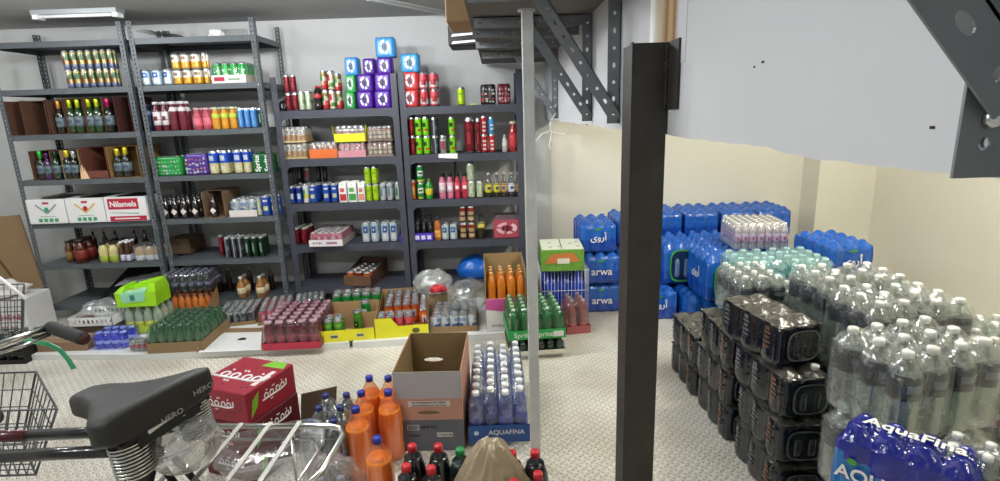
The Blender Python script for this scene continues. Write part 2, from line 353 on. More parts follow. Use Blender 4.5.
# ================================================================= SMALL GOODS
# pattern: (base, [(z0, z1, a0, a1, colour)]) ; z as fraction of the body, angles in degrees, 0 = front
def P_(base, *l, metal=.35, rough=.3): return (base, l, metal, rough)
PAT = {
 'sprite': P_('1f8a3c', (.35, .75, -50, 50, 'e8f2ea'), (.5, .62, -30, 30, '1f8a3c'), (0, .08, -180, 180, 'd8e05a')),
 'green': P_('23a04a', (.3, .8, -25, 25, 'dfeee0')),
 'lime': P_('a6cf1e', (.2, .4, -60, 60, 'c8e04a'), (.6, .8, -40, 40, '7fa812')),
 'limeblack': P_('7fd21c', (.55, .8, -60, 20, '1d3a10'), (.2, .35, -20, 60, 'd22c2c')),
 'darkred': P_('6d1420', (.3, .6, -40, 10, 'a8323c'), (.7, .85, -60, 60, '8d1c28')),
 'red': P_('c0202c', (.3, .7, -35, 35, 'efe6e6')),
 'redtext': P_('c41f2c', (.15, .28, -30, 30, 'f2eeee'), (.38, .5, -30, 30, 'f2eeee'), (.6, .74, -30, 30, 'f2eeee')),
 'bluetext': P_('3f8fc4', (.2, .35, -30, 30, 'eef2f2'), (.5, .65, -30, 30, 'eef2f2')),
 'redsilver': P_('d0505a', (.1, .5, -180, 180, 'c9c4c6'), (.2, .6, -40, 40, 'a03038')),
 'multi': P_('c9c1ad', (.0, .25, -180, 180, 'b03030'), (.45, .75, -70, 10, '2f7a34'), (.3, .5, 10, 90, 'd05048'), (.8, 1, -180, 180, '8a7a4a')),
 'multi2': P_('d8d0c0', (.5, .9, -60, 20, 'a82a30'), (.1, .4, -10, 90, '4a8a3a'), (.1, .3, -90, -20, 'c03a38')),
 'yellowmix': P_('a8985a', (0, .2, -180, 180, '5a6480'), (.3, .6, -60, 0, '8a3a34'), (.5, .9, 0, 70, '3a5a40'), (.75, .95, -80, 0, 'b8b0a0')),
 'palegreen': P_('b6c4a6', (.2, .8, -20, 20, 'dfe6d6'), (.4, .6, 30, 90, '7f9a6a')),
 'blackpack': P_('1b1b1e', (.3, .7, -40, 40, 'cfcfcf'), (.75, .9, -60, 60, 'a02a2a')),
 'silver': P_('b9bec4', (.3, .7, -30, 20, '6b7a94'), (.75, .9, -180, 180, '8d97a8')),
 'silvergreen': P_('b8c0b8', (.2, .7, -30, 20, '2f7a4a')),
 'silverblue': P_('b3c6d2', (.15, .5, -40, 30, 'e8eef2'), (.5, .85, -40, 30, '2d5aa0'), (.6, .75, -15, 15, 'dfe6ee')),
 'blue': P_('2546a8', (.3, .6, -40, 40, 'd8dcea'), (.65, .85, -180, 180, '1b3080')),
 'blueyellow': P_('2450b4', (.2, .55, -40, 30, 'e8dc9a'), (.7, .9, -30, 30, 'e8eef8')),
 'bluecream': P_('ddcf9a', (.5, 1, -180, 180, '2a54c0'), (.62, .85, -40, 40, 'c9d4ee'), (.15, .4, -30, 30, 'efe6c0')),
 'whiteblue': P_('c8d0d8', (.2, .55, -50, 30, '3b62b0'), (.6, .85, -20, 60, '7f98c4')),
 'whitegreen': P_('dfe4da', (.2, .7, -50, 10, '3f9a3f'), (.3, .5, 0, 50, 'd8cf4a')),
 'orange': P_('d9731c', (.3, .7, -30, 30, 'f0b060'), (.8, .95, -180, 180, 'c05a10')),
 'olive': P_('4f9430', (.15, .45, -30, 40, '1c2a14'), (.25, .38, -12, 22, 'a8c070'), (.7, .85, -180, 180, '6fae3a')),
 'fanta': P_('e0702c', (.35, .7, -35, 35, 'e9dfe0'), (.42, .6, -20, 20, '2b3f94'), (.0, .12, -180, 180, '9a3a14'), (.86, 1, -180, 180, 'b8562c')),
 'gold': P_('cf9632', (.2, .5, -50, 50, 'e8d8b0'), (.6, .8, -180, 180, '8a5a20')),
 'goldwhite': P_('d39a34', (.55, .95, -180, 180, 'dcd6cc'), (.65, .85, -30, 30, '8a6a50'), (.2, .4, -40, 10, 'b87820')),
 'pink': P_('c4526a', (.4, .8, -50, 50, 'e6a8b4'), (.1, .3, -180, 180, 'a83a52')),
 'crimson': P_('8e1f30', (.35, .6, -40, 40, 'cf8f98')),
 'brownpat': P_('5a2f24', (.1, .35, -60, 60, 'c8b48a'), (.5, .75, -60, 60, 'b4a078'), (.8, .95, -180, 180, '8a2a22')),
 'yellowblack': P_('1d1c18', (.25, .75, -60, 20, 'd8cc28'), (0, .15, -180, 180, 'c8b04a')),
 'yellowpink': P_('d0b04a', (.5, .9, -180, 180, 'b07a78'), (.1, .4, -40, 40, 'e0d070')),
 'whitedark': P_('cfd4da', (.3, .8, -30, 30, '2a3560'), (.42, .65, -14, 14, 'd8dce6')),
 'darksilver': P_('3b3e44', (.0, 1, -20, 5, '9a9da4'), (.4, .6, 20, 60, '6a6d74')),
 'darkgreen': P_('16301f', (.3, .7, -30, 20, '7a9a8a')),
 'dark': P_('1b1c22', (.3, .6, -30, 30, '555a66')),
 'grey': P_('8b8b8f', (.2, .7, -40, 30, 'b04050'), (.75, .9, -180, 180, 'c8c8cc')),
 'purple': P_('4a2a8a', (.3, .7, -40, 40, 'c9bce6')),
 'skyblue': P_('4f8ccc', (.1, .9, -14, 6, '7fb0e0')),
}
def can_mesh(pat, r, h, seg=16):
    def mk():
        base, rules, metal, rough = PAT[pat]
        cols = [base]+sorted(set(x[4] for x in rules)); mats = [pm(c, rough, metal, var=.5, vscale=70) for c in cols]+[SILVER]
        S = len(mats)-1; b0, b1 = .05*h, .90*h; nb = 8
        prof = [(r*.001, 0), (r*.78, 0), (r, b0)]+[(r, b0+(b1-b0)*(i+1)/nb) for i in range(nb)]+[(r*.83, h*.985), (r*.83, h), (r*.76, h), (r*.74, h*.985), (.001*r, h*.985)]
        def fn(z, a, i):
            if i < 2 or i > nb+1: return S
            q = (z-b0)/(b1-b0); a = math.degrees(a); c = 0
            for z0, z1, a0, a1, col in rules:
                if z0 <= q <= z1 and a0 <= a <= a1: c = cols.index(col)
            return c
        mb = MB().lathe(prof, seg, fn=fn)
        mb.box(-.008*r/.033, .008*r/.033, -.016*r/.033, .004, h*.985, h*.995, S)
        return mb.mesh('can', mats)
    return cached(('can', pat, round(r, 3), round(h, 3), seg), mk)
BPROF = {  # (r, z) fractions up to the neck
 'soda': [(.001, 0), (.8, 0), (1, .03), (1, .18), (.94, .26), (.97, .36), (1, .45), (1, .58), (.93, .68), (.72, .79), (.42, .88), (.30, .92), (.30, .95)],
 'glass': [(.001, 0), (.9, 0), (1, .02), (1, .25), (1, .4), (1, .54), (.92, .62), (.6, .72), (.42, .80), (.38, .95)],
 'wine': [(.001, 0), (.92, 0), (1, .02), (1, .25), (1, .45), (1, .56), (.85, .66), (.5, .73), (.4, .8), (.36, .95)],
 'water': [(.001, 0), (.8, 0), (.98, .03), (1, .1), (.95, .14), (1, .18), (1, .26), (.95, .3), (1, .34), (1, .42), (.97, .44), (.97, .62), (1, .64), (1, .70), (.9, .80), (.6, .89), (.38, .93), (.34, .96)],
 'juice': [(.001, 0), (.9, 0), (1, .03), (1, .3), (.96, .34), (1, .38), (1, .6), (.95, .7), (.75, .78), (.6, .84), (.6, .93)],
}
def bottle(shape, r, h, body, cap, parent=None, loc=(0, 0, 0), name='bottle', label=None, lab=(.3, .55), capr=None, fill=None, rz=0, capname='cap', seg=16, capz=None):
    prof = BPROF[shape]
    def mk():
        return MB().lathe([(a*r, b*h) for a, b in prof], seg).mesh('bottle', [body])
    root = ob(name, cached(('b', shape, round(r, 3), round(h, 3), body.name, seg), mk), parent, loc, rz)
    cr = capr or prof[-1][0]*r*1.25; cz = capz or prof[-1][1]-.03
    ob(capname, cached(('cap', round(cr, 4), round(h, 3), cz, cap.name), lambda: MB().lathe([(cr, cz*h), (cr, h*.99), (cr*.9, h), (.0001, h)], 12).mesh('cap', [cap])), root)
    if label:
        def mkl():
            z0, z1 = lab; zs = [z0+(z1-z0)*i/3 for i in range(4)]
            def rad(z):
                for (a, b), (c, d) in zip(prof, prof[1:]):
                    if b <= z <= d and d > b: return a+(c-a)*(z-b)/(d-b)
                return 1
            m = MB().lathe([(rad(z0)*r*.99, z0*h)]+[(rad(z)*r*1.02, z*h) for z in zs]+[(rad(z1)*r*.99, z1*h)], seg, fn=lambda z, a, i: 1 if (abs(a) < .5 and i in (2,)) else 0)
            return m.mesh('label', list(label) if isinstance(label, tuple) else [label, label])
        ob('label', cached(('lab', shape, round(r, 3), round(h, 3), lab, (label[0].name, label[1].name) if isinstance(label, tuple) else label.name), mkl), root)
    if fill:
        fm_, fz = fill
        def mkf():
            pr = [(a*r*.95, max(b*h, .002)) for a, b in prof if b < fz]
            pr.append((pr[-1][0]*.98, fz*h)); pr.append((.001, fz*h))
            return MB().lathe(pr, seg).mesh('drink', [fm_])
        ob('drink', cached(('fill', shape, round(r, 3), round(h, 3), fm_.name, fz), mkf), root)
    return root
def scribble(w_, h_, mat, parent, loc, rows=1, seed=1, name='fine_print'):
    # unreadable small print: short uneven strokes
    q = random.Random(seed); mb = MB()
    for r in range(rows):
        x = -w_/2; z = (rows/2-r-.5)*h_*1.5
        while x < w_/2:
            k = q.uniform(.35, 1)*h_*.6; mb.box(x, x+k, 0, .0008, z-h_*q.uniform(.2, .5), z+h_*q.uniform(.2, .5)); x += k+q.uniform(.1, .5)*h_
    return ob(name, mb.mesh('print', [mat]), parent, loc)
ORD = ['leftmost', 'second from left', 'third from left', 'fourth from left', 'fifth from left', 'sixth from left', 'seventh from left', 'eighth from left', 'ninth from left']
def ordn(i, n):
    if n == 1: return ''
    if i == n-1: return 'rightmost'
    return ORD[i]
TIER = {1: [''], 2: ['lower tier', 'upper tier'], 3: ['bottom tier', 'middle tier', 'upper tier']}
def scale_at(Y): return FPX/(Y*math.cos(PIT))*.985
def row(kind, shelf, boxes, hpx, desc, cat=None, tiers=1, depth=2, dz=0, off=.02, jit=.25, group=None, lean=0):
    """boxes: (x0, x1) pixel extents of the front items on that shelf"""
    Y, z, ph = SH[shelf]; n = len(boxes)
    for i, (a, b) in enumerate(boxes):
        Yf = Y+off; h = hpx/scale_at(Yf)
        r = (XAT(b, Yf+.03, z+h/2)-XAT(a, Yf+.03, z+h/2))/2*.97
        X = XAT((a+b)/2, Yf+r, z+h/2)
        for d in range(depth):
            for t in range(tiers):
                lb = ' '.join(q for q in (desc, ordn(i, n)+(',' if n > 1 else ''), TIER[tiers][t]+(',' if tiers > 1 else ''), ['', 'row behind,', 'third row,', 'fourth row,'][d], ph) if q.strip(','))
                loc = (X+R_.uniform(-.001, .001), Yf+r+d*2*r*1.05, z+t*h+dz+.0005)
                g = group or (desc+'s on the '+ph.replace(',', ' of the'))
                rz = R_.uniform(-jit, jit)
                if kind[0] == 'can':
                    o = ob('drink_can', can_mesh(kind[1], r, h), None, loc, rz); tag(o, lb, cat or 'can', g)
                else:
                    _, shp, bodym, capm, labm, lab = kind
                    o = bottle(shp, r, h, bodym, capm, None, loc, 'drink_bottle', labm, lab, rz=rz); tag(o, lb, cat or 'bottle', g)
def rect_on(shelf, a, b, hpx, off=.015, zadd=0):
    Y, z, ph = SH[shelf]; Yf = Y+off; h = hpx/scale_at(Yf)
    x0, x1 = XAT(a, Yf, z+zadd+h/2), XAT(b, Yf, z+zadd+h/2)
    return x0, x1, Yf, z+zadd, h

def ring_mesh(rx, rz_, th, mats):
    mb = MB(); n = 20
    vs = []; fs = []
    for k, (q, y) in enumerate(((1, 0), (.98, -.0015), (.60, -.0015), (.58, 0))):
        vs += [(rx*q*math.cos(2*PI*j/n), y, rz_*q*math.sin(2*PI*j/n)) for j in range(n)]
    for k in range(3):
        for j in range(n):
            if j not in (3, 4, 9, 14, 17): fs.append((k*n+j, k*n+(j+1) % n, (k+1)*n+(j+1) % n, (k+1)*n+j))
    mb.add(vs, fs, 0)
    for dx, w_, h_ in ((-.42, .22, .45), (-.1, .3, .7), (.26, .14, .4)):
        mb.box(rx*dx, rx*(dx+w_), -.0015, 0, -rz_*h_*.7, rz_*h_*.7, 1)
    return mb.mesh('printed_ring', mats)
def sixpack(shelf, a, b, hpx, label, col, zadd=0, D=.14, off=.02, inner='30303a', nx=3, ring=True):
    x0, x1, Y, z, h = rect_on(shelf, a, b, hpx, off, zadd); W = x1-x0-.004
    t = thing('drink_pack', label, 'drink pack', ((x0+x1)/2, Y, z+.0005), 0, 'shrink-wrapped packs on the '+SH[shelf][2].replace(',', ' of the'))
    m = pm(col, .3, 0, .6, bump=.35, bscale=40)
    mb = MB(); n = 24; prof = [(0, .90), (.05, .98), (.15, 1), (.85, 1), (.95, .97), (1, .86)]
    def outl(q, lump):
        pts = []
        for j in range(48):
            a_ = 2*PI*j/48; c, s_ = math.cos(a_), math.sin(a_); k = 1/max(abs(c), abs(s_))
            k = min(k, 1.22); x, y = c*k*W/2, s_*k*D/2
            lum = 1-.05*abs(math.sin(x/W*nx*PI+PI/2*((nx+1) % 2)))*lump if abs(s_) > abs(c) else 1-.04*abs(math.sin(y/D*2*PI))*lump
            pts.append((x*q*lum, y*q*lum+D/2))
        return pts
    vs = []; fs = []
    for zz, q in prof: vs += [(x, y, zz*h*.995) for x, y in outl(q, 1)]
    for i in range(len(prof)-1):
        for j in range(48): fs.append((i*48+j, i*48+(j+1) % 48, (i+1)*48+(j+1) % 48, (i+1)*48+j))
    fs.append(tuple(range(47, -1, -1))); fs.append(tuple(range((len(prof)-1)*48, len(prof)*48)))
    mb.add(vs, fs, 0, True); ob('shrink_wrap', mb.mesh('wrap', [m]), t)
    if not ring:
        mb = MB(); q = random.Random(int(a*7))
        for i in range(nx*2):
            cx = (i+.5)/(nx*2)*W*.9-W*.45
            for zz in (.16, .30, .52, .74):
                w_, h_ = q.uniform(.3, .9)*W/(nx*4.2), q.uniform(.03, .07)*h; x_, z_ = cx+q.uniform(-.005, .005), (zz+q.uniform(-.04, .04))*h
                mb.add([(x_-w_, -.0005, z_-h_*.6), (x_+w_*.7, -.0005, z_-h_), (x_+w_, -.0005, z_+h_*.5), (x_-w_*.6, -.0005, z_+h_)], [(0, 1, 2, 3)], q.choice((0, 0, 1)))
        ob('printed_marks', mb.mesh('marks', [pm('b8bcb8', .4), pm(inner, .4)]), t)
    else: ob('printed_ring', ring_mesh(W*.27, h*.38, .002, [pm('dfe0ea', .4), pm(inner, .4)]), t, (0, -.0015, h*.5))
    for i in range(nx):
        for j in range(2):
            rr = min(W/nx, D/2)*.40
            ob('can_top', cached(('ct', round(rr, 3)), lambda: MB().lathe([(rr, 0), (rr, .003), (rr*.9, .003), (rr*.88, .001), (.001, .001)], 14).mesh('ct', [SILVER])), t, ((i+.5)/nx*W*.92-W*.46, D*(.26+.48*j), h*.992))
    return t
def case_generic(name, label, cat, loc, rz, W, D, nx, ny, unit, tray=None, wrap=None, h=.12, trayh=.05, group=None, traymat=None, wrapmat=None, walls=.004, skip=(), stag=0, backh=None, sideh=None):
    """cardboard tray with nx by ny units as parts and a film over them; origin front left bottom corner"""
    t = thing(name, label, cat, loc, rz, group)
    if traymat:
        mb = tray_mesh(W, D, trayh, traymat, backh, sideh); ob('tray', mb, t)
    px, py = (W-.01)/nx, (D-.01)/ny
    for j in range(ny):
        for i in range(nx):
            if (i, j) in skip: continue
            unit(t, (.005+(i+.5)*px, .005+(j+.5)*py+(stag*py if i % 2 else 0), .003 if traymat else 0), min(px, py)/2*.97)
    if wrapmat:
        ob('shrink_wrap', wrap_mesh(nx, ny, px, py, h+.004, [wrapmat], sag=.10), t, (.005, .005, 0))
    return t
def tray_mesh(W, D, th, mats, backh=None, sideh=None):
    mb = MB(); k = .004; bh = backh or th; sh = sideh or th; im = 1 if len(mats) > 1 else 0
    mb.box(0, W, 0, D, 0, .003, im)
    mb.box(0, W, -.002, k-.002, 0, th, 0); mb.box(0, W, D-k, D, 0, bh, im)
    for x in (0, W-k):
        mb.hexa([(x, 0, 0), (x+k, 0, 0), (x+k, D, 0), (x, D, 0)], [(x, 0, th), (x+k, 0, th), (x+k, D, sh), (x, D, sh)], im)
    return mb.mesh('tray', mats)
def wrap_mesh(nx, ny, px, py, h, mats, sag=.12, sc_=.16, fn=None, capr=.3, shoulder=.8, res=6, lev=8, seed=1, taper=.0):
    """film drawn tight over nx by ny bottles: scalloped sides, a bump over each cap"""
    W, D = nx*px, ny*py; mb = MB(); per = []
    def side(n, p, dep, f):
        for c in range(n):
            for k in range(res):
                u = (k/res)*2-1; per.append(f((c+(u+1)/2)*p, dep*(1-math.sqrt(max(0, 1-(u*.93)**2)))))
    side(nx, px, px*sc_*1.4, lambda s, o: (s, o)); side(ny, py, py*sc_*1.4, lambda s, o: (W-o, s))
    side(nx, px, px*sc_*1.4, lambda s, o: (W-s, D-o)); side(ny, py, py*sc_*1.4, lambda s, o: (o, D-s))
    n = len(per); vs = []; fs = []; ms = []
    levels = [(0, .93), (.03, .98)]+[(.03+.94*shoulder*i/lev, 1) for i in range(1, lev)]+[(shoulder, .985), (shoulder*1.04, .95)]
    for lz, q in levels:
        for i, (x, y) in enumerate(per):
            wob = 1+.012*noise.noise(Vector((x*30, y*30, lz*9+seed)))
            qq = q*wob*(1-taper*lz)
            vs.append((W/2+(x-W/2)*qq, D/2+(y-D/2)*qq, lz*h))
    for i in range(len(levels)-1):
        for j in range(n):
            fs.append((i*n+j, i*n+(j+1) % n, (i+1)*n+(j+1) % n, (i+1)*n+j))
            x, y = per[j]; ms.append(fn('s', j, levels[i][0], j//(nx*res) if j < nx*res else 1) if fn else 0)
    mb.add(vs, fs, ms, True)
    gx, gy = nx*5, ny*5; vs = []; fs = []; ms = []
    for j in range(gy+1):
        for i in range(gx+1):
            x, y = i/gx*W, j/gy*D
            cx, cy = (math.floor(min(x/px, nx-.01))+.5)*px, (math.floor(min(y/py, ny-.01))+.5)*py
            d = math.hypot((x-cx)/px, (y-cy)/py); k = max(0, 1-max(0, d-.16)/.42); k = k*k*(3-2*k)
            z = h*(1-sag*1.1+sag*1.1*k)
            e = min(i, gx-i, j, gy-j)
            if e == 0: z = h*shoulder*1.02
            elif e == 1: z = min(z, h*(shoulder*.3+.7)*.97)
            qx = .955 if e == 0 else .965
            vs.append((W/2+(x-W/2)*qx, D/2+(y-D/2)*qx, z))
    for j in range(gy):
        for i in range(gx):
            a = j*(gx+1)+i; fs.append((a, a+1, a+gx+2, a+gx+1)); ms.append(fn('t', (i, j), 0, 0) if fn else 0)
    mb.add(vs, fs, ms, True)
    return mb.mesh('wrap', mats)
# ---------------- left dark rack, top shelf
def BT(shp, body, cap, lab=None, band=(.3, .55)): return ('bottle', shp, body, cap, lab, band)
COLA = pm('1c0f0c', .15, 0, .8, coat=.5); REDC = pm('c2222e', .4); BLUEC = pm('23339c', .4); WCAP = pm('e8e8e6', .45)
row(('can', 'darkred'), 'A1', [(286, 292), (292.5, 298.5)], 17, 'dark red slim can', tiers=2, depth=1)
row(('can', 'palegreen'), 'A1', [(299, 305), (305.5, 311.5)], 18, 'pale green can')
row(BT('soda', COLA, REDC, pm('c0303a', .4), (.5, .66)), 'A1', [(313.5, 322)], 23, 'dark soda bottle with red cap')
row(('can', 'multi'), 'A1', [(322.5, 328.5)], 18.5, 'red and cream can', tiers=2)
row(('can', 'multi2'), 'A1', [(329.5, 335.5)], 18.5, 'red and white can', tiers=2)
row(('can', 'multi'), 'A1', [(336.5, 342)], 17, 'green and red can', tiers=2)
# black bundle with bottle tops
x0, x1, Y, z, h = rect_on('A1', 276, 285, 12)
def blob_mesh(rx, ry, rz, mats, pleat=9, amp=.12, seed=0, gather=None, seg=40, rings=22, flat=.0, namp=.18, nsc=2.2):
    mb = MB(); vs = []; fs = []
    for i in range(rings+1):
        p = PI*i/rings
        for j in range(seg):
            a = 2*PI*j/seg
            d = Vector((math.sin(p)*math.cos(a), math.sin(p)*math.sin(a), -math.cos(p)))
            q = 1+namp*noise.noise(d*nsc+Vector((seed, seed*2, 0)))+namp*.4*noise.noise(d*nsc*3+Vector((seed, 5, 0)))
            pl = amp*math.sin(a*pleat+3*noise.noise(d*1.5+Vector((seed, 0, 9))))*math.sin(p)**.5*(.3+.7*(i/rings) if gather else 1)
            q += pl
            if gather and d.z > 0: q *= 1-(gather*max(0, d.z)**1.2)*math.sin(p)
            z_ = d.z*rz*(q if d.z > 0 else 1)
            if d.z < -.55: z_ = -rz*(.55+.45*flat*0)-0*z_
            vs.append((d.x*rx*q, d.y*ry*q, z_+rz*.55))
    for i in range(rings):
        for j in range(seg): fs.append((i*seg+j, i*seg+(j+1) % seg, (i+1)*seg+(j+1) % seg, (i+1)*seg+j))
    mb.add(vs, fs, 0, True); return mb.mesh('bag', mats)
tag(ob('plastic_bag', blob_mesh(.045, .05, .055, [pm('17171a', .25, bump=.4)], seed=4), None, ((x0+x1)/2, Y+.08, z)), 'small black plastic bundle at left end of the left dark rack top shelf', 'bag')
for i, (a, b, zt, hp, col, d) in enumerate([
    (344.5, 355, 0, 16, '2f9a48', 'green can pack at the bottom, beside lowest purple packs'),
    (344.5, 355.5, 1, 16, '3aa656', 'green can pack stacked second, beside the purple packs'),
    (343.5, 358, 2, 16.5, '3f8fd6', 'small sky blue can pack on top of two green packs'),
    (356, 373, 0, 16.5, '53209a', 'purple can pack, lower left of the purple pile'),
    (373.5, 391.5, 0, 16.5, '5524a0', 'purple can pack, lower right of the purple pile'),
    (356, 373, 1, 16.5, '4f2096', 'purple can pack in second layer, left side of the pile'),
    (373.5, 391.5, 1, 16.5, '5826a4', 'purple can pack in second layer, right side of the pile'),
    (362, 375, 2, 15, '4a1d90', 'purple can pack in third layer of the pile, left'),
    (376, 392, 2, 15.5, '50229a', 'purple can pack in third layer, under the sky blue pack'),
    (374, 395, 3, 18, '3d94d8', 'sky blue can pack topmost of the whole purple pile')]):
    x0, x1, Y, z, h = rect_on('A1', a, b, 16.3); sixpack('A1', a, b, hp, d, col, zt*15.9/scale_at(DY))
for a, b, zt, hp, col, d in [
    (401, 418.5, 0, 16.5, 'cf3a3c', 'red can pack standing on the rack board below another red pack'),
    (401, 418.5, 1, 16.5, 'd24342', 'red can pack in the middle, between red pack and sky blue pack'),
    (399.5, 419.5, 2, 17, '3b9ad6', 'sky blue can pack on two red packs')]:
    sixpack('B1', a, b, hp, d, col, zt*16.5/scale_at(DY))
row(('can', 'redsilver'), 'B1', [(420, 428.5), (430, 439)], 16, 'red and silver can', tiers=2)
row(('can', 'lime'), 'B1', [(457, 465)], 17, 'lone lime and white can', depth=1)
sixpack('B1', 480, 496, 19, 'black and white can pack at right of the lone lime can', '232326', inner='b03030', nx=2, ring=False)
sixpack('B1', 497, 511, 19, 'dark red drink pack at the right end of the top shelf', '6d1c2a', inner='c4707a', nx=2, ring=False)
tag(ob('paper_scrap', MB().box(0, .06, 0, .03, 0, .008).box(.01, .04, .005, .02, .008, .014).mesh('p', [pm('c8d070', .8)])), 'small crumpled scrap beside the black and white can pack', 'scrap').location = (XAT(470, DY+.05, 1.67), DY+.04, 1.6685)

# ---------------- shrink bottle trays on second shelf of the left dark rack
def minitray(shelf, a, b, hpx, label, traycol, bodypat, zpx=0, trayh=.35, wrapped=True, D=.2, nx=5, off=.015, flare=0):
    x0, x1, Y, z, h = rect_on(shelf, a, b, hpx, off, zpx/scale_at(DY)); W = x1-x0
    tm = [pm(traycol, .55), pm('b49a78', .85)]
    def unit(t, p, r):
        ob('can', can_mesh(bodypat, r, h*.93, 10), t, p)
    t = case_generic('drink_tray', label, 'drink tray', (x0, Y, z+.0005), 0, W, D, nx, 3, unit, h=h*.97, trayh=h*trayh, traymat=tm, wrapmat=film(clear=.7, bscale=60, body='d8d4d0') if wrapped else None, group='wrapped drink trays on the '+SH[shelf][2].replace(',', ' of the'))
    if flare:
        mb = MB()
        for s_ in (0, 1):
            x = 0 if s_ == 0 else W
            dx = -.012 if s_ == 0 else .012
            mb.hexa([(x, 0, 0), (x+.002, 0, 0), (x+.002, .05, 0), (x, .05, 0)], [(x+dx, 0, h*1.05), (x+dx+.002, 0, h*1.05), (x+dx+.002, .05, h*.8), (x+dx, .05, h*.8)])
        ob('tray_flap', mb.mesh('f', tm), t)
    return t
minitray('A2', 279, 307, 16, 'gold and white wrapped bottle pack, lower of two at left', 'c8b07a', 'goldwhite', 0, .1, off=.05)
minitray('A2', 278, 305.5, 15.5, 'gold and white wrapped bottle pack, upper of two at left', 'd0b888', 'goldwhite', 16.2, .1, off=.05)
minitray('A2', 309, 337, 16, 'orange tray of wrapped drinks beside the gold and white packs', 'd9692c', 'multi2', 0, .55)
minitray('A2', 338, 365.5, 15, 'pink patterned tray of wrapped drinks beneath the yellow tray', 'c98a94', 'pink', 0, .45)
minitray('A2', 334, 364.5, 16, 'bright yellow tray of drinks resting on the pink tray', 'e6dc1e', 'grey', 15.3, .5, flare=1)
minitray('A2', 366.5, 393, 15, 'brown and white wrapped pack, lower of two at right', '8a7068', 'brownpat', 0, .12)
minitray('A2', 366.5, 392, 14.5, 'brown and white wrapped pack, upper of two at right', '76605a', 'brownpat', 15.2, .12)
# ---------------- third shelf
row(('can', 'blue'), 'A3', [(289, 295), (296.5, 302)], 18, 'dark blue can', depth=3)
row(('can', 'whitegreen'), 'A3', [(303, 309)], 20, 'white and green can', depth=3)
row(('can', 'blueyellow'), 'A3', [(310, 318)], 19, 'blue and yellow can', depth=3)
row(('can', 'blueyellow'), 'A3', [(323, 330), (331, 338)], 19.5, 'blue can with pale mark', depth=3)
def carton(shelf, a, b, hpx, label, cols, slant=0, depth=3, D=.055):
    x0, x1, Y, z, h = rect_on(shelf, a, b, hpx, .02); W = (x1-x0)*.94
    ms = [pm('e6e6e0', .5), pm(cols[0], .5), pm(cols[1], .5)]
    mb = MB().hexa([(0, 0, 0), (W, 0, 0), (W, D, 0), (0, D, 0)], [(0, 0, h*.8), (W, 0, h*.8), (W, D, h*.8), (0, D, h*.8)])
    mb.hexa([(0, 0, h*.8), (W, 0, h*.8), (W, D, h*.8), (0, D, h*.8)], [(W*.05, D*.35, h), (W*.95, D*.35, h), (W*.95, D*.55, h), (W*.05, D*.55, h)])
    mb.box(W*.08, W*.92, -.001, .001, h*.08, h*.42, 1).box(W*.15, W*.7, -.001, .001, h*.52, h*.72, 2)
    me = mb.mesh('carton', ms)
    for k in range(depth):
        o = ob('drink_carton', me, None, (x0, Y+k*(D+.003), z+.0005)); tag(o, label if k == 0 else label.replace('front', 'behind front' if k == 1 else 'last behind'), 'carton', 'small juice cartons on the third shelf')
        ob('cap', cached('ccap', lambda: MB().lathe([(.010, 0), (.010, .012), (.0001, .012)], 10).mesh('cap', [WCAP])), o, (W/2, D*.22, h*.87))
carton('A3', 339, 347, 20, 'front white carton with red print on third shelf', ('b8232c', 'd0505a'))
carton('A3', 348, 357, 20, 'front white carton with green print on third shelf', ('3f9a48', '58a860'))
carton('A3', 358, 365, 19, 'front white carton with salmon print on third shelf', ('d88878', 'c86a5a'))
row(('can', 'lime'), 'A3', [(366, 372), (373, 379)], 17.5, 'lime green slim can', tiers=2, depth=2)
row(('can', 'silver'), 'A3', [(380, 386), (387, 393)], 18.5, 'silver slim can', depth=3)
row(('can', 'silvergreen'), 'A3', [(395, 401)], 19, 'silver and green slim can', depth=3)
row(('can', 'dark'), 'A3', [(299, 304), (318, 323), (324, 329)], 17.5, 'dark can stacked high', tiers=2, depth=1, off=.24)
row(('can', 'grey'), 'A3', [(306, 312)], 17.5, 'grey can stacked high', tiers=2, depth=1, off=.24)
# ---------------- fourth shelf
row(('can', 'darkred'), 'A4', [(293, 300), (301.5, 308)], 18, 'dark red soda can', depth=4, off=.03)
row(('can', 'silverblue'), 'A4', [(362, 370), (371, 379), (381, 389), (390, 398)], 21.5, 'silver and blue tall can', depth=2)
x0, x1, Y, z, h = rect_on('A4', 399, 407, 11)
t = thing('bottle_tray', 'small purple tray with dark tops at right end of fourth shelf', 'tray', (x0, Y, z+.001))
ob('tray', tray_mesh(x1-x0, .2, .05, [pm('3c2a86', .5)]), t)
for k in range(3): ob('can', can_mesh('purple', .026, .085, 12), t, ((x1-x0)/2, .04+.06*k, .004))
# tray of pink cans, overhanging
def U_can(pat, h, seg=12, lift=.003):
    return lambda t, p, r: ob('can', can_mesh(pat, r, h, seg), t, (p[0], p[1], p[2]), R_.uniform(-1, 1))
Yt = 4.40; xa, xb = XAT(309, Yt, .6), XAT(343, Yt, .6)
t = case_generic('drink_case', 'white tray of wrapped pink cans overhanging the fourth shelf edge', 'drink case', (xa, Yt, DZ[1]+.001), math.radians(-3), xb-xa, .36, 5, 6, U_can('pink', .115), h=.118, trayh=.055, traymat=[pm('e4dfe0', .5), pm('c8bcae', .8)], wrapmat=film(clear=.84, body='d8b8c8'))
scribble(.08, .02, pm('8a3a5a', .5), t, ((xb-xa)*.25, -.003, .028))
ob('print', MB().box(0, .09, -.001, 0, 0, .02).mesh('p', [pm('b07a94', .5)]), t, ((xb-xa)*.52, -.0021, .018))
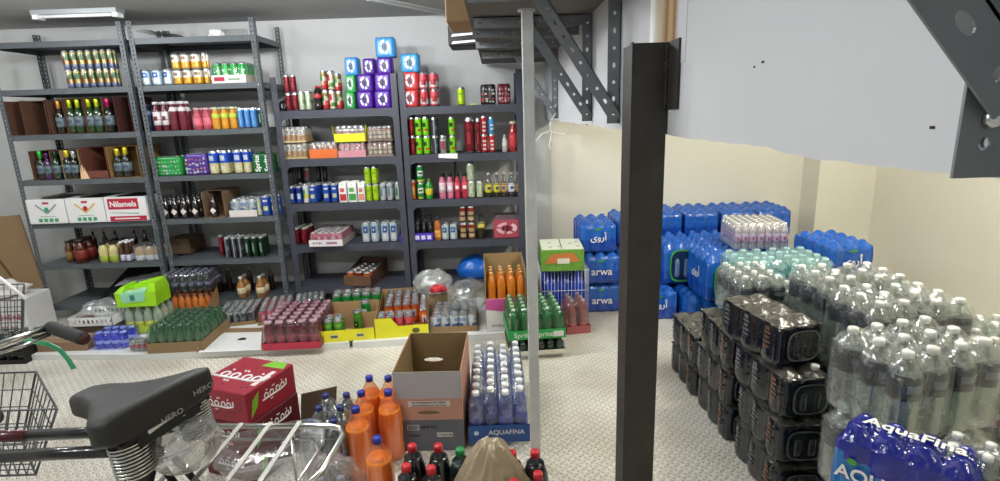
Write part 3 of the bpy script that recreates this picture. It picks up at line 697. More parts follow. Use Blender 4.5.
# ---------------- right dark rack
row(('can', 'darkred'), 'B2', [(405.5, 409.8), (410.5, 415.5)], 18.5, 'dark red slim can', tiers=2, depth=2)
row(('can', 'limeblack'), 'B2', [(416, 422.5), (423.5, 430.5)], 18.5, 'bright green slim can', tiers=2, depth=2)
row(('can', 'darksilver'), 'B2', [(432, 438.5)], 18, 'black and silver can', tiers=2, depth=2)
row(('can', 'grey'), 'B2', [(440, 446.5)], 18.5, 'grey and red can', depth=2)
row(('can', 'limeblack'), 'B2', [(449.5, 456)], 18, 'green can behind paper', tiers=2, depth=2)
row(('can', 'darkred'), 'B2', [(464.5, 475)], 35, 'very tall dark red can', depth=2)
row(('can', 'darkred'), 'B2', [(476, 480.5)], 34, 'narrow dark red canister', depth=2)
row(('can', 'redtext'), 'B2', [(481.5, 487.5)], 18, 'red can with white lettering', tiers=2)
row(('can', 'redtext'), 'B2', [(489, 495)], 18, 'red can beneath a blue can', depth=2)
row(('can', 'bluetext'), 'B2', [(489, 495)], 17, 'blue can standing on red can', depth=2, dz=18/scale_at(DY))
row(BT('soda', pm('b8b6b0', .15, 0, .8), WCAP, pm('d8d0d0', .4)), 'B2', [(502, 507.5)], 17, 'small clear bottle with white cap', depth=2)
row(BT('juice', pm('9c2a2c', .2, 0, .7, coat=.4), pm('c8b8b0', .4), pm('c23a40', .4), (.1, .6)), 'B2', [(508.5, 518)], 30, 'red bottle with pale neck', depth=1)
t = thing('price_paper', 'white paper sheet hanging over the edge of second shelf', 'paper', (XAT(438.5, DY-.006, 1.27), DY-.004, 1.2865))
mb = MB(); 
mb.hexa([(0, 0, 0), (.155, 0, 0), (.155, .06, 0), (0, .06, 0)], [(0, 0, .001), (.155, 0, .001), (.155, .06, .001), (0, .06, .001)])
mb.hexa([(0, -.004, -.028), (.155, -.004, -.04), (.155, -.003, -.04), (0, -.003, -.028)], [(0, -.001, .001), (.155, -.001, .001), (.155, 0, .001), (0, 0, .001)])
ob('sheet', mb.mesh('paper', [pm('f0f0ee', .8)]), t)
row(('can', 'orange'), 'B3', [(410.5, 416)], 20, 'orange slim can')
row(('can', 'sprite'), 'B3', [(417.5, 424.5)], 17.5, 'green slim can', tiers=2)
row(BT('soda', pm('2c9a3c', .2, 0, .7), pm('7fa82a', .4), pm('d8cf2c', .4), (.2, .55)), 'B3', [(425.5, 432.5)], 20, 'green bottle with yellow label', depth=2)
for k, (a, b) in enumerate([(439, 446), (447, 453.5), (454.5, 460.5), (461.5, 468)]):
    row(BT('juice', pm('c8708c' if k < 2 else 'b03048', .25, 0, .6), pm('1c1c1e', .4), (pm('dcb8c4' if k < 2 else 'c83a50', .4), pm('f0e8ea', .4)), (.25, .66)), 'B3', [(a, b)], 25,
        ['pale pink bottle, black cap, leftmost', 'pale pink bottle, black cap, second', 'crimson bottle, black cap, third', 'crimson bottle, black cap, rightmost'][k], depth=2, cat='bottle')
row(('can', 'palegreen'), 'B3', [(467.5, 475)], 17.5, 'pale green can', tiers=2)
row(('can', 'palegreen'), 'B3', [(476.5, 483)], 17, 'mottled green can', depth=2)
for k, (a, b, bc, lc) in enumerate([(485, 492, '2a2620', 'd8cc2a'), (493.5, 500, '2a2620', 'd0c428'), (501, 507, '3a2c24', 'c89a5a'), (508, 515, '24262c', 'd8dce4'), (516, 520.5, '2a2418', 'b08a3a')]):
    row(BT('glass', pm(bc, .15, 0, .8, coat=.4), pm('c8c4b8', .3, .7), (pm(lc, .4), pm('3a3f6a', .4)), (.2, .58)), 'B3', [(a, b)], 24,
        ['yellow label bottle, leftmost of two', 'yellow label bottle, second of two', 'tan label brown bottle', 'white label dark bottle', 'gold label dark bottle'][k], depth=2)
row(BT('glass', pm('3a1c14', .15, 0, .8), pm('1c1c1c', .4)), 'B3', [(453.5, 458)], 36, 'tall brown bottle at the rear', depth=1, off=.3)
# purple six pack of dark bottles
x0, x1, Y, z, h = rect_on('B4', 413, 433, 31)
t = thing('bottle_pack', 'purple carrier of dark bottles at left end of fourth shelf', 'bottle pack', (x0, Y, z+.001))
W = x1-x0
mb = MB().box(0, W, 0, .003, 0, .07).box(0, W, .15, .153, 0, .07).box(0, .003, 0, .15, 0, .07).box(W-.003, W, 0, .15, 0, .07).box(0, W, 0, .15, 0, .003)
for i in range(3): mb.box(W*(.08+.3*i), W*(.28+.3*i), -.001, 0, .015, .05, 1)
ob('carrier', mb.mesh('carrier', [pm('4a34b0', .4), pm('e0d8ee', .5)]), t)
for i in range(3):
    for j in range(2): bottle('glass', .024, .21 if j else .17, pm('15121a', .12, 0, .8), pm('2a2430', .4), t, (W*(.18+.32*i), .04+.07*j, .004))
row(BT('juice', pm('a8602c', .2, 0, .7), pm('2c2c38', .4), pm('d89a4a', .4), (.1, .45)), 'B4', [(434, 441)], 24, 'orange-brown bottle with dark neck')
row(('can', 'silverblue'), 'B4', [(441.5, 449), (450, 457.5)], 17, 'icy blue can')
row(('can', 'brownpat'), 'B4', [(460, 467), (468, 475.5)], 17.5, 'brown patterned can', tiers=2)
row(BT('juice', pm('2a2a18', .2, 0, .8), pm('2a2c28', .5), pm('d0c850', .4), (.5, .75)), 'B4', [(477.5, 485)], 23, 'yellow-topped dark bottle')
# pink wrapped box
x0, x1, Y, z, h = rect_on('B4', 493.5, 520, 24); W = x1-x0
t = thing('drink_box', 'dark pink wrapped drink box at right end of fourth shelf', 'drink box', (x0, Y, z+.001))
mb = MB().rbox(0, W, 0, .18, 0, h*.82, .008).hexa([(.006, .004, h*.82), (W-.006, .004, h*.82), (W-.006, .17, h*.82), (.006, .17, h*.82)], [(.02, .03, h), (W-.02, .03, h), (W-.01, .15, h), (.01, .15, h)], 1)
ob('box', mb.mesh('b', [pm('b04a58', .35, bump=.3), pm('5a4a50', .3, bump=.3)]), t)
ob('printed_arch', ring_mesh(W*.4, h*.26, .002, [pm('e0b8c0', .4), pm('5a1c28', .4)]), t, (W/2, -.002, h*.45))
# fifth shelf
t = thing('drink_box', 'brown open box of cans lying on the lowest shelf of the left dark rack', 'drink box', (XAT(345, 4.5, .25), 4.47, DZ[0]+.001), math.radians(-14))
ob('carton', tray_mesh(.25, .34, .09, [pm('6a4a34', .7, var=.6, vscale=30), pm('4a3022', .8, var=.5, vscale=20)], .17, .17), t)
for j in range(5):
    for i in range(3): ob('can', can_mesh('brownpat' if (i+j) % 2 else 'fanta', .036, .12, 12), t, (.045+.08*i, .04+.065*j, .004))
tag(ob('plastic_bag', blob_mesh(.16, .13, .125, [pm('1f64c0', .3, 0, .6, bump=.5, bscale=25)], pleat=14, amp=.05, namp=.08, seed=2.5, gather=.15), None, (XAT(475, 4.60, .3), 4.62, DZ[0]+.001)), 'knotted bright blue plastic bag on lowest shelf of right dark rack', 'bag')

# ================================================================= FAR LEFT RACK
row(('can', 'yellowmix'), 'L2', [(67, 74), (75, 81.5), (82.5, 89), (90, 96), (98, 104), (105, 110.5), (111.5, 117)], 17.5, 'bright mixed-colour can', tiers=2, depth=2)
BROWN = pm('5b3b2a', .85, var=.15, vscale=6)
def open_box(shelf, a, b, hpx, label, D=.3, mat=None, low=.0, off=.01, lean=0, inner=None):
    x0, x1, Y, z, h = rect_on(shelf, a, b, hpx, off); W = x1-x0
    t = thing('bottle_carton', label, 'carton', (x0, Y, z+.001)); k = .004
    mb = MB().box(0, W, 0, D, 0, .003).box(0, k, 0, D, 0, h).box(W-k, W, 0, D, 0, h).box(0, W, D-k, D, 0, h)
    if low: mb.box(0, W, 0, k, 0, h*low)
    mb.box(0, W, D*.3, D, h-.003, h)
    ob('carton_body', mb.mesh('c', [mat or BROWN]), t)
    return t, x0, W, Y, z, h
def wine(px, shelf, hpx, label, foil, body='12160f', r=.036, off=.05, lab='5c6c70'):
    Y, z, ph = SH[shelf]; Yf = Y+off; h = hpx/scale_at(Yf); X = XAT(px, Yf, z+h/2)
    FM = pm(foil, .3, .5)
    o = bottle('wine', r, h, pm(body, .12, 0, .8, coat=.4), FM, None, (X, Yf, z+.005), 'foil_necked_bottle', (pm(lab, .4), pm('3a4a60', .4)), (.2, .5), capr=r*.46, capz=.72, capname='neck_foil')
    return tag(o, label, 'bottle')
open_box('L3', 7, 23, 33, 'empty brown carton at left end of the second bottle shelf')
open_box('L3', 24, 47, 33, 'empty brown carton beside the left end carton, foil bottles right of it')
open_box('L3', 49, 65, 33, 'brown carton around the orange-foil bottle')
wine(61, 'L3', 31, 'dark bottle with orange foil neck in brown carton', 'c88a3a')
open_box('L3', 66.5, 84.5, 34, 'thin carton around the left pair of lime-foil bottles')
wine(71.5, 'L3', 32, 'lime-foil bottle, first from the left on its shelf', 'b6d020', '1c3a14'); wine(80, 'L3', 32, 'lime-foil bottle, second from the left on its shelf', 'b6d020', '1c3a14')
open_box('L3', 85.5, 103.5, 34, 'thin carton around the right pair of lime-foil bottles')
wine(90.5, 'L3', 32, 'lime-foil bottle, third from the left on its shelf', 'b6d020', '1c3a14'); wine(99, 'L3', 32, 'lime-foil bottle, fourth from the left, beside magenta foil', 'b6d020', '1c3a14')
wine(109.5, 'L3', 32, 'dark bottle with magenta foil neck on the second bottle shelf', 'b81c5c')
open_box('L3', 115.5, 131, 34, 'closed-side dark brown carton right of the magenta-foil bottle', mat=pm('4a2620', .8))
# third
open_box('L4', 31, 52, 29, 'dim carton with a green and a purple bottle')
wine(42, 'L4', 28, 'bottle with green foil neck, in the left carton', '2fae3a'); wine(49, 'L4', 26, 'purple bottle beside the green-foil bottle', '4a1f58', '3a1848')
wine(57, 'L4', 27, 'all dark green bottle between two cartons', '173a24', '10301c')
open_box('L4', 62, 80, 29, 'pale-edged carton with two yellow-foil bottles and a round top', mat=pm('8a7458', .85))
wine(68.5, 'L4', 28, 'yellow-foil bottle, left one in the pale-edged carton', 'd8c838'); wine(75.5, 'L4', 27, 'silver-foil bottle, right one in the pale-edged carton', 'b8b8b0')
open_box('L4', 82, 107, 31, 'reddish brown open carton with a low front, empty', mat=pm('6a3a2c', .85), low=.25)
tag(ob('torn_flap', MB().hexa([(0, 0, 0), (.07, .0, 0), (.07, .003, 0), (0, .003, 0)], [(.0, .02, .12), (.03, .01, .10), (.03, .013, .10), (0, .023, .12)]).mesh('f', [pm('d8b890', .8)]), None, (XAT(81, LY+.02, 1.25), LY+.004, 1.192)), 'torn pale cardboard flap standing by the reddish open carton', 'cardboard')
open_box('L4', 108, 139, 31, 'tan torn carton around two yellow-foil bottles at right', mat=pm('8a6c3e', .85))
wine(119, 'L4', 28, 'yellow-foil bottle, left one in the tan torn carton', 'dcc930'); wine(127, 'L4', 29, 'yellow-foil bottle, right one in the tan torn carton', 'dcc930')
# fourth: three white cartons
GR = pm('3f9a6a', .5); GREYP = pm('8a8f98', .5); REDP = pm('b01f3c', .5); YEL = pm('d8b048', .5)
for k, (a, b, lab) in enumerate([(28, 66, 'white carton with grey V emblem and green icons, leftmost of three'), (67, 104.5, 'white carton with yellow V emblem and green icons, middle of three'), (105.5, 146.5, 'white and red carton lettered in a red panel, right end')]):
    x0, x1, Y, z, h = rect_on('L5', a, b, 25.5, -.02); W = x1-x0
    t = thing('white_carton', lab, 'carton', (x0, Y, z+.001))
    mb = MB(); kk = .004
    mb.box(0, W, 0, kk, 0, h).box(0, kk, kk, .42, 0, h).box(W-kk, W, kk, .42, 0, h).box(0, W, .416, .42, 0, h).box(0, W, 0, .42, 0, .003)
    ob('carton_body', mb.mesh('c', [pm('e4e2e2', .55)]), t)
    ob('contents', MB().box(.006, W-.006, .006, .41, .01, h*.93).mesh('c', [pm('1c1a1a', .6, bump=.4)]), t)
    if k < 2:
        cm = GREYP if k == 0 else YEL
        e = MB()
        for s_ in (-1, 1): e.bar((W/2, -.001, h*.42), (W/2+s_*W*.27, -.001, h*.78), .002, .012, 0)
        ob('emblem_box', MB().box(W*.42, W*.58, -.0015, 0, h*.80, h*.88).mesh('eb', [REDP]), t)
        ob('emblem', e.mesh('e', [cm, REDP]), t)
        ob('emblem_dot', MB().add([(W/2+.02*math.cos(i*PI/6), -.0015, h*.58+.02*math.sin(i*PI/6)) for i in range(12)], [tuple(range(11, -1, -1))]).mesh('d', [GR if k == 0 else REDP]), t)
        g = MB().box(W*.3, W*.7, -.001, 0, h*.29, h*.31)
        for i in range(4): g.box(W*(.24+.14*i), W*(.34+.14*i), -.001, 0, h*.08, h*.22)
        ob('green_icons', g.mesh('g', [GR]), t)
    else:
        ob('red_panel', MB().box(W*.08, W*.82, -.002, 0, h*.5, h*.93).mesh('p', [REDP]), t)
        text('Nilamels', .062, WHITE, t, (W*.45, -.003, h*.70), bold=.0015)
        ob('red_panel', MB().box(W*.08, W*.97, -.002, 0, h*.03, h*.22).mesh('p', [REDP]), t)
        ob('print', MB().box(W*.2, W*.8, -.003, 0, h*.10, h*.15).mesh('p', [WHITE]), t)
        ob('green_swoosh', MB().hexa([(W*.1, -.001, h*.36), (W*.8, -.001, h*.30), (W*.8, 0, h*.30), (W*.1, 0, h*.36)], [(W*.1, -.001, h*.38), (W*.8, -.001, h*.34), (W*.8, 0, h*.34), (W*.1, 0, h*.38)]).mesh('g', [GR]), t)
# fifth
row(BT('juice', pm('5a3a18', .2, 0, .7), pm('2a2018', .5), pm('8a6a34', .5), (.1, .5)), 'L6', [(66, 73)], 22, 'amber bottle', depth=2, off=.08)
row(BT('juice', pm('4a160e', .2, 0, .7), pm('2a1a14', .5), pm('7a2418', .5), (.15, .55)), 'L6', [(75, 86.5)], 25, 'dark red round jar', depth=2)
row(BT('juice', pm('d0c48a', .35), pm('2a2420', .5), pm('9aa840', .5), (.05, .35)), 'L6', [(99.5, 108.5), (109.5, 118.5)], 21, 'cream sauce bottle', depth=3)
row(BT('juice', pm('4a2c1c', .2, 0, .7), WCAP, pm('c8c8dc', .5), (.05, .35)), 'L6', [(120, 124.5), (125.5, 130)], 22, 'small brown bottle with white cap', depth=3)
def unit_jar(t, p, r): bottle('juice', r, .14, pm('b89a70', .3), pm('2a2320', .5), t, p, 'jar', pm('c8ccd8', .5), (.05, .35))
x0, x1, Y, z, h = rect_on('L6', 131, 161, 22); W = x1-x0
case_generic('jar_pack', 'clear wrapped pack of tan jars at right end of the jar shelf', 'jar pack', (x0, Y, z+.001), 0, W, .2, 3, 2, unit_jar, h=.145, wrapmat=film(clear=.84))
row(BT('glass', pm('1c1410', .15, 0, .8), pm('b8b4ac', .4)), 'L6', [(92, 97), (103, 108), (114, 119), (133, 138), (143, 148)], 27, 'dark bottle at the rear', depth=1, off=.3)
# lowest: flattened black plastic sheets
mb = MB()
a = AT(60, 309, 4.36); b = AT(150, 286, 4.30)
mb2 = MB()
t = thing('flattened_carton', 'black flattened carton with silver streaks sloping on the lowest left shelf', 'carton', (-3.44, 4.41, .14))
mb.hexa([(0, 0, 0), (.62, -.02, .03), (.68, .4, .25), (.1, .42, .2)], [(0, 0, .03), (.6, -.02, .10), (.66, .4, .30), (.1, .42, .24)])
mb.hexa([(.1, 0, .05), (.72, -.04, .12), (.76, .3, .30), (.2, .3, .25)], [(.1, 0, .07), (.72, -.04, .15), (.76, .3, .33), (.2, .3, .28)])
t.scale = (.88, .82, .98); ob('panel', mb.mesh('p', [pm('17181b', .35, bump=.3, bscale=12)]), t)
mb = MB()
for k in range(3): mb.hexa([(.15+.14*k, .02, .125+.02*k), (.28+.14*k, .02, .145+.02*k), (.34+.14*k, .1, .19+.02*k), (.22+.14*k, .1, .175+.02*k)], [(.15+.14*k, .02, .128+.02*k), (.28+.14*k, .02, .148+.02*k), (.34+.14*k, .1, .193+.02*k), (.22+.14*k, .1, .178+.02*k)])
ob('silver_streaks', mb.mesh('s', [pm('b8babc', .3, .5)]), t)

# ================================================================= SECOND GREY RACK
row(('can', 'silverblue'), 'M2', [(141.5, 151), (152.5, 162.5), (164, 172.5)], 15.5, 'silver-blue wide can')
row(('can', 'goldwhite'), 'M2', [(174, 182.5), (183.5, 192.5), (193.5, 203.5), (204.5, 209)], 14.5, 'gold and white can', tiers=2)
x0, x1, Y, z, h = rect_on('M2', 210.5, 245, 21.5); W = x1-x0
t = case_generic('drink_case', 'white and red tray of green cans at right of the gold cans', 'drink case', (x0, Y, z+.001), 0, W, .36, 4, 5, U_can('green', .15), h=.155, trayh=.06, traymat=[pm('e0dcda', .5), pm('c8bcae', .8)], wrapmat=film(clear=.84, tint='d0f0d8', body='8ac898'))
ob('print', MB().box(.02, .1, -.003, -.002, .015, .045).box(.13, .22, -.003, -.002, .02, .035, 1).mesh('p', [REDP, pm('8aa888', .5)]), t)
row(BT('juice', pm('16203c', .2, 0, .8), pm('202838', .5), pm('5a6a8a', .5), (.6, .75)), 'M3', [(144, 152)], 26, 'navy bottle', depth=2)
row(BT('juice', pm('5a1c2c', .2, 0, .7), pm('c8c0c4', .5), (pm('dcd4d8', .5), pm('6a2034', .5)), (.2, .66)), 'M3', [(153.5, 161), (162, 168.5)], 28, 'dark red bottle with white label')
row(BT('juice', pm('6a1c2c', .2, 0, .7), pm('d8d0d4', .5), pm('e0d4d8', .5), (.66, .8)), 'M3', [(170, 178), (179, 187)], 28, 'dark red bottle with white collar')
row(BT('juice', pm('b04a58', .3, var=.3, vscale=60), pm('d0a8ac', .5), pm('d86a7a', .5), (.15, .55)), 'M3', [(193.5, 202), (203, 211.5)], 21, 'pink squat bottle')
row(BT('juice', pm('cf9030', .3, var=.3, vscale=60), pm('c8d0b0', .5), pm('b8cc4a', .5), (.5, .7)), 'M3', [(212, 220), (221, 228.5), (229.5, 237)], 21, 'orange juice bottle, green collar')
row(('can', 'skyblue'), 'M3', [(238, 243.5), (244.5, 250), (251, 257)], 19.5, 'plain sky blue carton can')
row(('can', 'darkgreen'), 'M3', [(258.5, 264)], 19, 'dark green slim can')
sixp = [(153.5, 181.5, 19, '1f8a3e', 'wide green can pack at left end of the fourth shelf', 4)]
for a, b, hp, col, lab, nx in sixp: sixpack('M4', a, b, hp, lab, col, nx=nx, inner='4fba70', ring=False)
sixpack('M4', 183, 207.5, 21, 'purple and orange can pack next to the wide green pack', '4a2a86', nx=3, inner='c8782a', ring=False)
row(('can', 'bluecream'), 'M4', [(209.5, 219), (220.5, 230), (234, 242.5), (243.5, 251)], 23.5, 'large blue and cream can')
x0, x1, Y, z, h = rect_on('M4', 252.5, 271, 20); W = x1-x0
t = thing('drink_pack', 'dark green soda pack with white upright lettering at right end', 'drink pack', (x0, Y, z+.001), 0)
wm = wrap_mesh(2, 2, W/2, .07, h, [pm('11602c', .25, 0, .6, bump=.4, bscale=40)], sag=.05, sc_=.08, shoulder=.9)
ob('shrink_wrap', wm, t)
for i in range(2): text('Sprite', .055, WHITE, t, (W*(.27+.5*i), -.003, h*.48), (PI/2, -PI/2, 0), bold=.0012)
bm = pm('140d0b', .12, 0, .8, coat=.4)
def dia_bottle(a, b, lab, depth=2):
    Y, z, ph = SH['M5']; h = 24/scale_at(Y)
    r = .031; X = XAT((a+b)/2, Y+.05, z+h/2)
    for d in range(depth):
        o = bottle('glass', r, h, bm, pm('2a2422', .4), None, (X, Y+.05+d*.068, z+.001), 'malt_bottle')
        tag(o, lab if d == 0 else lab.replace('black bottle', 'black bottle behind the'), 'bottle', 'black diamond-label bottles')
        for zz, s_ in ((h*.30, .025), (h*.67, .014)):
            def mk(): return MB().add([(0, 0, -s_*1.1), (s_, .006, 0), (0, 0, s_*1.1), (-s_, .006, 0)], [(0, 1, 2, 3)]).add([(0, .002, -s_*1.1), (s_, .008, 0), (0, .002, s_*1.1), (-s_, .008, 0)], [(3, 2, 1, 0)]).mesh('lab', [pm('d8cfc8', .5)])
            ob('diamond_label', cached(('dl', s_), mk), o, (0, -r-.0015 if zz < h*.5 else -r*.72, zz))
for k, (a, b) in enumerate([(162, 170.5), (171, 179.5), (180.5, 188.5), (191, 200.5)]):
    dia_bottle(a, b, 'black bottle with white diamond label, %s of the four' % ('leftmost', 'second', 'third', 'rightmost')[k])
open_box('M5', 203, 224, 27, 'worn tan carton around one diamond-label bottle', mat=pm('7a6248', .85))
dia_bottle(210, 218, 'black bottle with white diamond label inside the worn tan carton', 1)
x0, x1, Y, z, h = rect_on('M5', 228.5, 256, 21); W = x1-x0
case_generic('drink_case', 'white tray of wrapped purple and silver cans, second grey rack', 'drink case', (x0, Y, z+.001), 0, W, .3, 3, 4, U_can('whiteblue', .14), h=.145, trayh=.055, traymat=[pm('d8cfc8', .5), pm('b8a890', .8)], wrapmat=film(clear=.84))
row(('can', 'palegreen'), 'M5', [(257, 261.5)], 19, 'pale green slim can')
row(('can', 'blueyellow'), 'M5', [(262.5, 270.5), (271.5, 279)], 21, 'blue slim can with yellow mark')
row(('can', 'darkred'), 'M6', [(219.5, 224)], 23, 'dark red slim can', off=.1)
row(('can', 'darksilver'), 'M6', [(225, 230.5), (231.5, 237), (238, 243)], 23, 'dark silver tall can', depth=3)
row(('can', 'darkgreen'), 'M6', [(245, 250.5), (252, 257.5), (259, 264.5)], 23, 'dark green tall can', depth=3)
tag(ob('cardboard_box', MB().rbox(0, .2, 0, .25, 0, .13, .003).box(.09, .11, -.001, .25, .125, .131, 1).mesh('b', [pm('5a4632', .85), pm('7a6244', .6)]), None, (XAT(167, LY+.2, .55), LY+.2, .498)), 'small brown box in the dim left of the sixth shelf', 'box')
row(BT('glass', pm('9a6a3a', .15, 0, .7), WCAP, pm('d8c8a0', .5), (.2, .5)), 'M7', [(237, 246), (256, 265)], 23, 'amber bottle with white cap', depth=2, off=.03)
row(BT('glass', pm('3a2a20', .15, 0, .7), pm('b8a888', .5)), 'M7', [(216, 222), (226, 232), (247, 253), (268, 274)], 24, 'dim brown bottle', depth=1, off=.25)
# on top of the second rack
pts = []; 
for i in range(160): a = i*PI/6; pts.append((i*.0012, .03*math.cos(a), .03+.03*math.sin(a)))
tag(ob('wire_coil', MB().tube(pts, .002, 5).mesh('c', [pm('9a9a98', .4, .6)]), None, (XAT(222, 4.5, 2.26), 4.5, 2.24)), 'springy grey wire coil on the top board of second grey rack', 'wire')
tag(ob('crumpled_paper', blob_mesh(.05, .04, .04, [pm('e4e4e2', .7)], seed=8, namp=.5), None, (XAT(216, 4.45, 2.26), 4.45, 2.238)), 'crumpled white paper at the left end of the wire coil', 'paper')
mb = MB(); vs = []; fs = []
for i in range(13):
    for j in range(7):
        u, v = i/12, j/6; vs.append((u*.42, v*.25, .06*(1-u)+.09*(1-u)*abs(noise.noise(Vector((u*3, v*3, 1))))+.003))
for i in range(12):
    for j in range(6): fs.append((i*7+j, (i+1)*7+j, (i+1)*7+j+1, i*7+j+1))
mb.add(vs, fs, 0, True)
tag(ob('plastic_sheet', mb.mesh('s', [film(clear=.7)]), None, (XAT(135, 4.45, 2.3), 4.45, 2.238)), 'clear crinkled plastic sheet on the top board of second grey rack', 'plastic sheet')
# ================================================================= GOODS ON THE LOW WHITE PLATFORM
FOAM = pm('d9dad6', .7, var=.05)
PT = .05
def slab(pts, h, lab):
    b = [(p.x, p.y, 0.0005) for p in pts]; c = [(p.x, p.y, h) for p in pts]
    cx, cy = pts[0].x, pts[0].y
    me = MB().hexa([(x-cx, y-cy, z) for x, y, z in b], [(x-cx, y-cy, z) for x, y, z in c]).mesh('slab', [FOAM])
    tag(ob('white_board', me, None, (cx, cy, 0)), lab, 'board')
def V2(x, y): return Vector((x, y, 0))
a, b = ZAT(147, 361, 0), ZAT(349, 349, 0)
slab([V2(a.x, a.y), V2(b.x, b.y), V2(b.x, 4.33), V2(a.x-.1, 4.33)], .05, 'long low white board on the floor under the goods at left')
slab([V2(-3.4, 3.56), V2(a.x-.01, 3.50), V2(a.x-.11, 4.33), V2(-3.4, 4.33)], .04, 'low white board at far left in front of the first rack')
a, b = ZAT(353, 349, 0), ZAT(507, 339, 0)
slab([V2(a.x, a.y), V2(b.x, b.y), V2(b.x, 4.42), V2(a.x, 4.42)], .05, 'low white board on the floor under the yellow trays')
a, b = ZAT(508, 360, 0), ZAT(568, 354, 0)
slab([V2(a.x, a.y), V2(b.x, b.y), V2(b.x, b.y+.45), V2(a.x, a.y+.45)], .03, 'small white board under the green bottle case by the post')
def front(fl, fr, z, zref=None):
    a, b = ZAT(fl[0], fl[1], z), ZAT(fr[0], fr[1], z)
    return a, (b-a).length, math.atan2(b.y-a.y, b.x-a.x)
def U_bot(shp, h, body, cap, label=None, band=(.3, .55), nm='bottle'):
    return lambda t, p, r: bottle(shp, r, h, body, cap, t, p, nm, label, band, seg=12)
GREENB = pm('1d5a34', .12, 0, .8, coat=.5); KR = [pm('8d7452', .8), pm('8d7452', .8)]
def place_case(fl, fr, z, D, nx, ny, unit, h, label, dz=0, rot=None, **k):
    a, W, rz = front(fl, fr, z)
    if rot is not None: rz = rot
    return case_generic('drink_case', label, 'drink case', (a.x, a.y, z+.001+dz), rz, W, D, nx, ny, unit, h=h, **k), W
place_case((148, 354), (204, 351), .05, .42, 6, 7, U_bot('glass', .19, GREENB, pm('4a7a58', .3, .6)), .195, 'wrapped case of green glass bottles in a cardboard tray on the floor at left', trayh=.075, traymat=KR, wrapmat=film(gloss=.75, clear=.93, tint='e0f0e4', body='98b8a4'))
GOLDJ = pm('c8b858', .2, 0, .7)
place_case((124, 334), (163, 331.5), .05, .26, 4, 3, U_bot('soda', .2, pm('a8b8a0', .15, 0, .8), pm('d8e0d8', .4), pm('c8d040', .5), (.1, .4)), .205, 'clear bottles in a lime printed tray under the bright green carton', trayh=.05, traymat=[pm('b4c840', .5), pm('b4c840', .5)], wrapmat=film(gloss=.75, clear=.93))
# bright green handled carton
a = ZAT(122, 334, .05)
t = thing('drink_carton', 'bright lime green carton with pale label, on top of the clear bottles', 'carton', (a.x+.01, a.y, .262), math.radians(3))
LIME = pm('9fdc1c', .4); W = .33
mb = MB()
mb.hexa([(0, 0, 0), (W, 0, 0), (W, .24, 0), (0, .24, 0)], [(-.01, 0, .13), (W+.01, 0, .13), (W, .24, .13), (0, .24, .13)])
mb.hexa([(-.01, 0, .13), (.06, 0, .13), (.06, .24, .13), (0, .24, .13)], [(.02, .05, .17), (.06, .05, .18), (.06, .2, .18), (.02, .2, .17)])
mb.hexa([(W-.06, 0, .13), (W+.01, 0, .13), (W, .24, .13), (W-.06, .24, .13)], [(W-.06, .03, .19), (W, .03, .2), (W-.01, .22, .21), (W-.06, .22, .2)])
mb.hexa([(.03, .16, .12), (W-.02, .16, .12), (W-.02, .24, .12), (.03, .24, .12)], [(.10, .18, .17), (W-.05, .18, .215), (W-.03, .21, .215), (.10, .21, .17)])
t.scale = (.86, .86, .86)
ob('carton_body', mb.mesh('c', [LIME]), t)
ob('pale_label', MB().hexa([(.05, -.004, .04), (W-.09, -.004, .05), (W-.09, 0, .05), (.05, 0, .04)], [(.04, -.006, .125), (W-.08, -.006, .135), (W-.08, .09, .15), (.04, .09, .14)]).mesh('l', [pm('9ad8b8', .5)]), t)
ob('printed_mark', MB().box(.12, .16, -.008, -.006, .06, .11).mesh('m', [pm('3f8a78', .5)]), t)
for i in range(3): ob('can_top', cached('ct9', lambda: MB().lathe([(.028, 0), (.028, .012), (.02, .014), (.001, .012)], 12).mesh('ct', [pm('c8dc40', .3, .4)])), t, (.10+.065*i, .07, .1305))
# orange bottle box with dark case on it
AMB = pm('c06a2a', .15, 0, .7)
tt, W = place_case((171, 318), (206, 318), .05, .21, 5, 3, U_bot('soda', .19, AMB, pm('b86a40', .4)), .2, 'cut cardboard box showing orange bottles, below the dark bottle case', trayh=.05, traymat=[pm('9a7650', .85), pm('9a7650', .85)], backh=.21, sideh=.21)
a, W, rz = front((169, 318), (207, 318), .05)
case_generic('drink_case', 'wrapped case of dark bottles with silver caps on the orange bottle box', 'drink case', (a.x-.01, a.y-.02, .268), math.radians(6), W+.06, .27, 6, 5, U_bot('glass', .15, pm('191a24', .12, 0, .8, coat=.5), pm('8d8fa8', .3, .6), pm('6a6c88', .4), (.3, .5)), h=.155, wrapmat=film(gloss=.75, clear=.93, body='a8aab8'))
place_case((215, 328), (256, 324), .05, .34, 5, 6, U_can('darksilver', .10), .105, 'low wrapped case of dark cans behind the empty white tray', trayh=.03, traymat=KR, wrapmat=film(gloss=.75, clear=.93))
place_case((258, 326), (292, 322), .05, .36, 4, 7, U_can('pink', .115), .12, 'wrapped case of pink and silver cans behind the crimson case', trayh=.03, traymat=KR, wrapmat=film(gloss=.75, clear=.93, body='e0b8c0'))
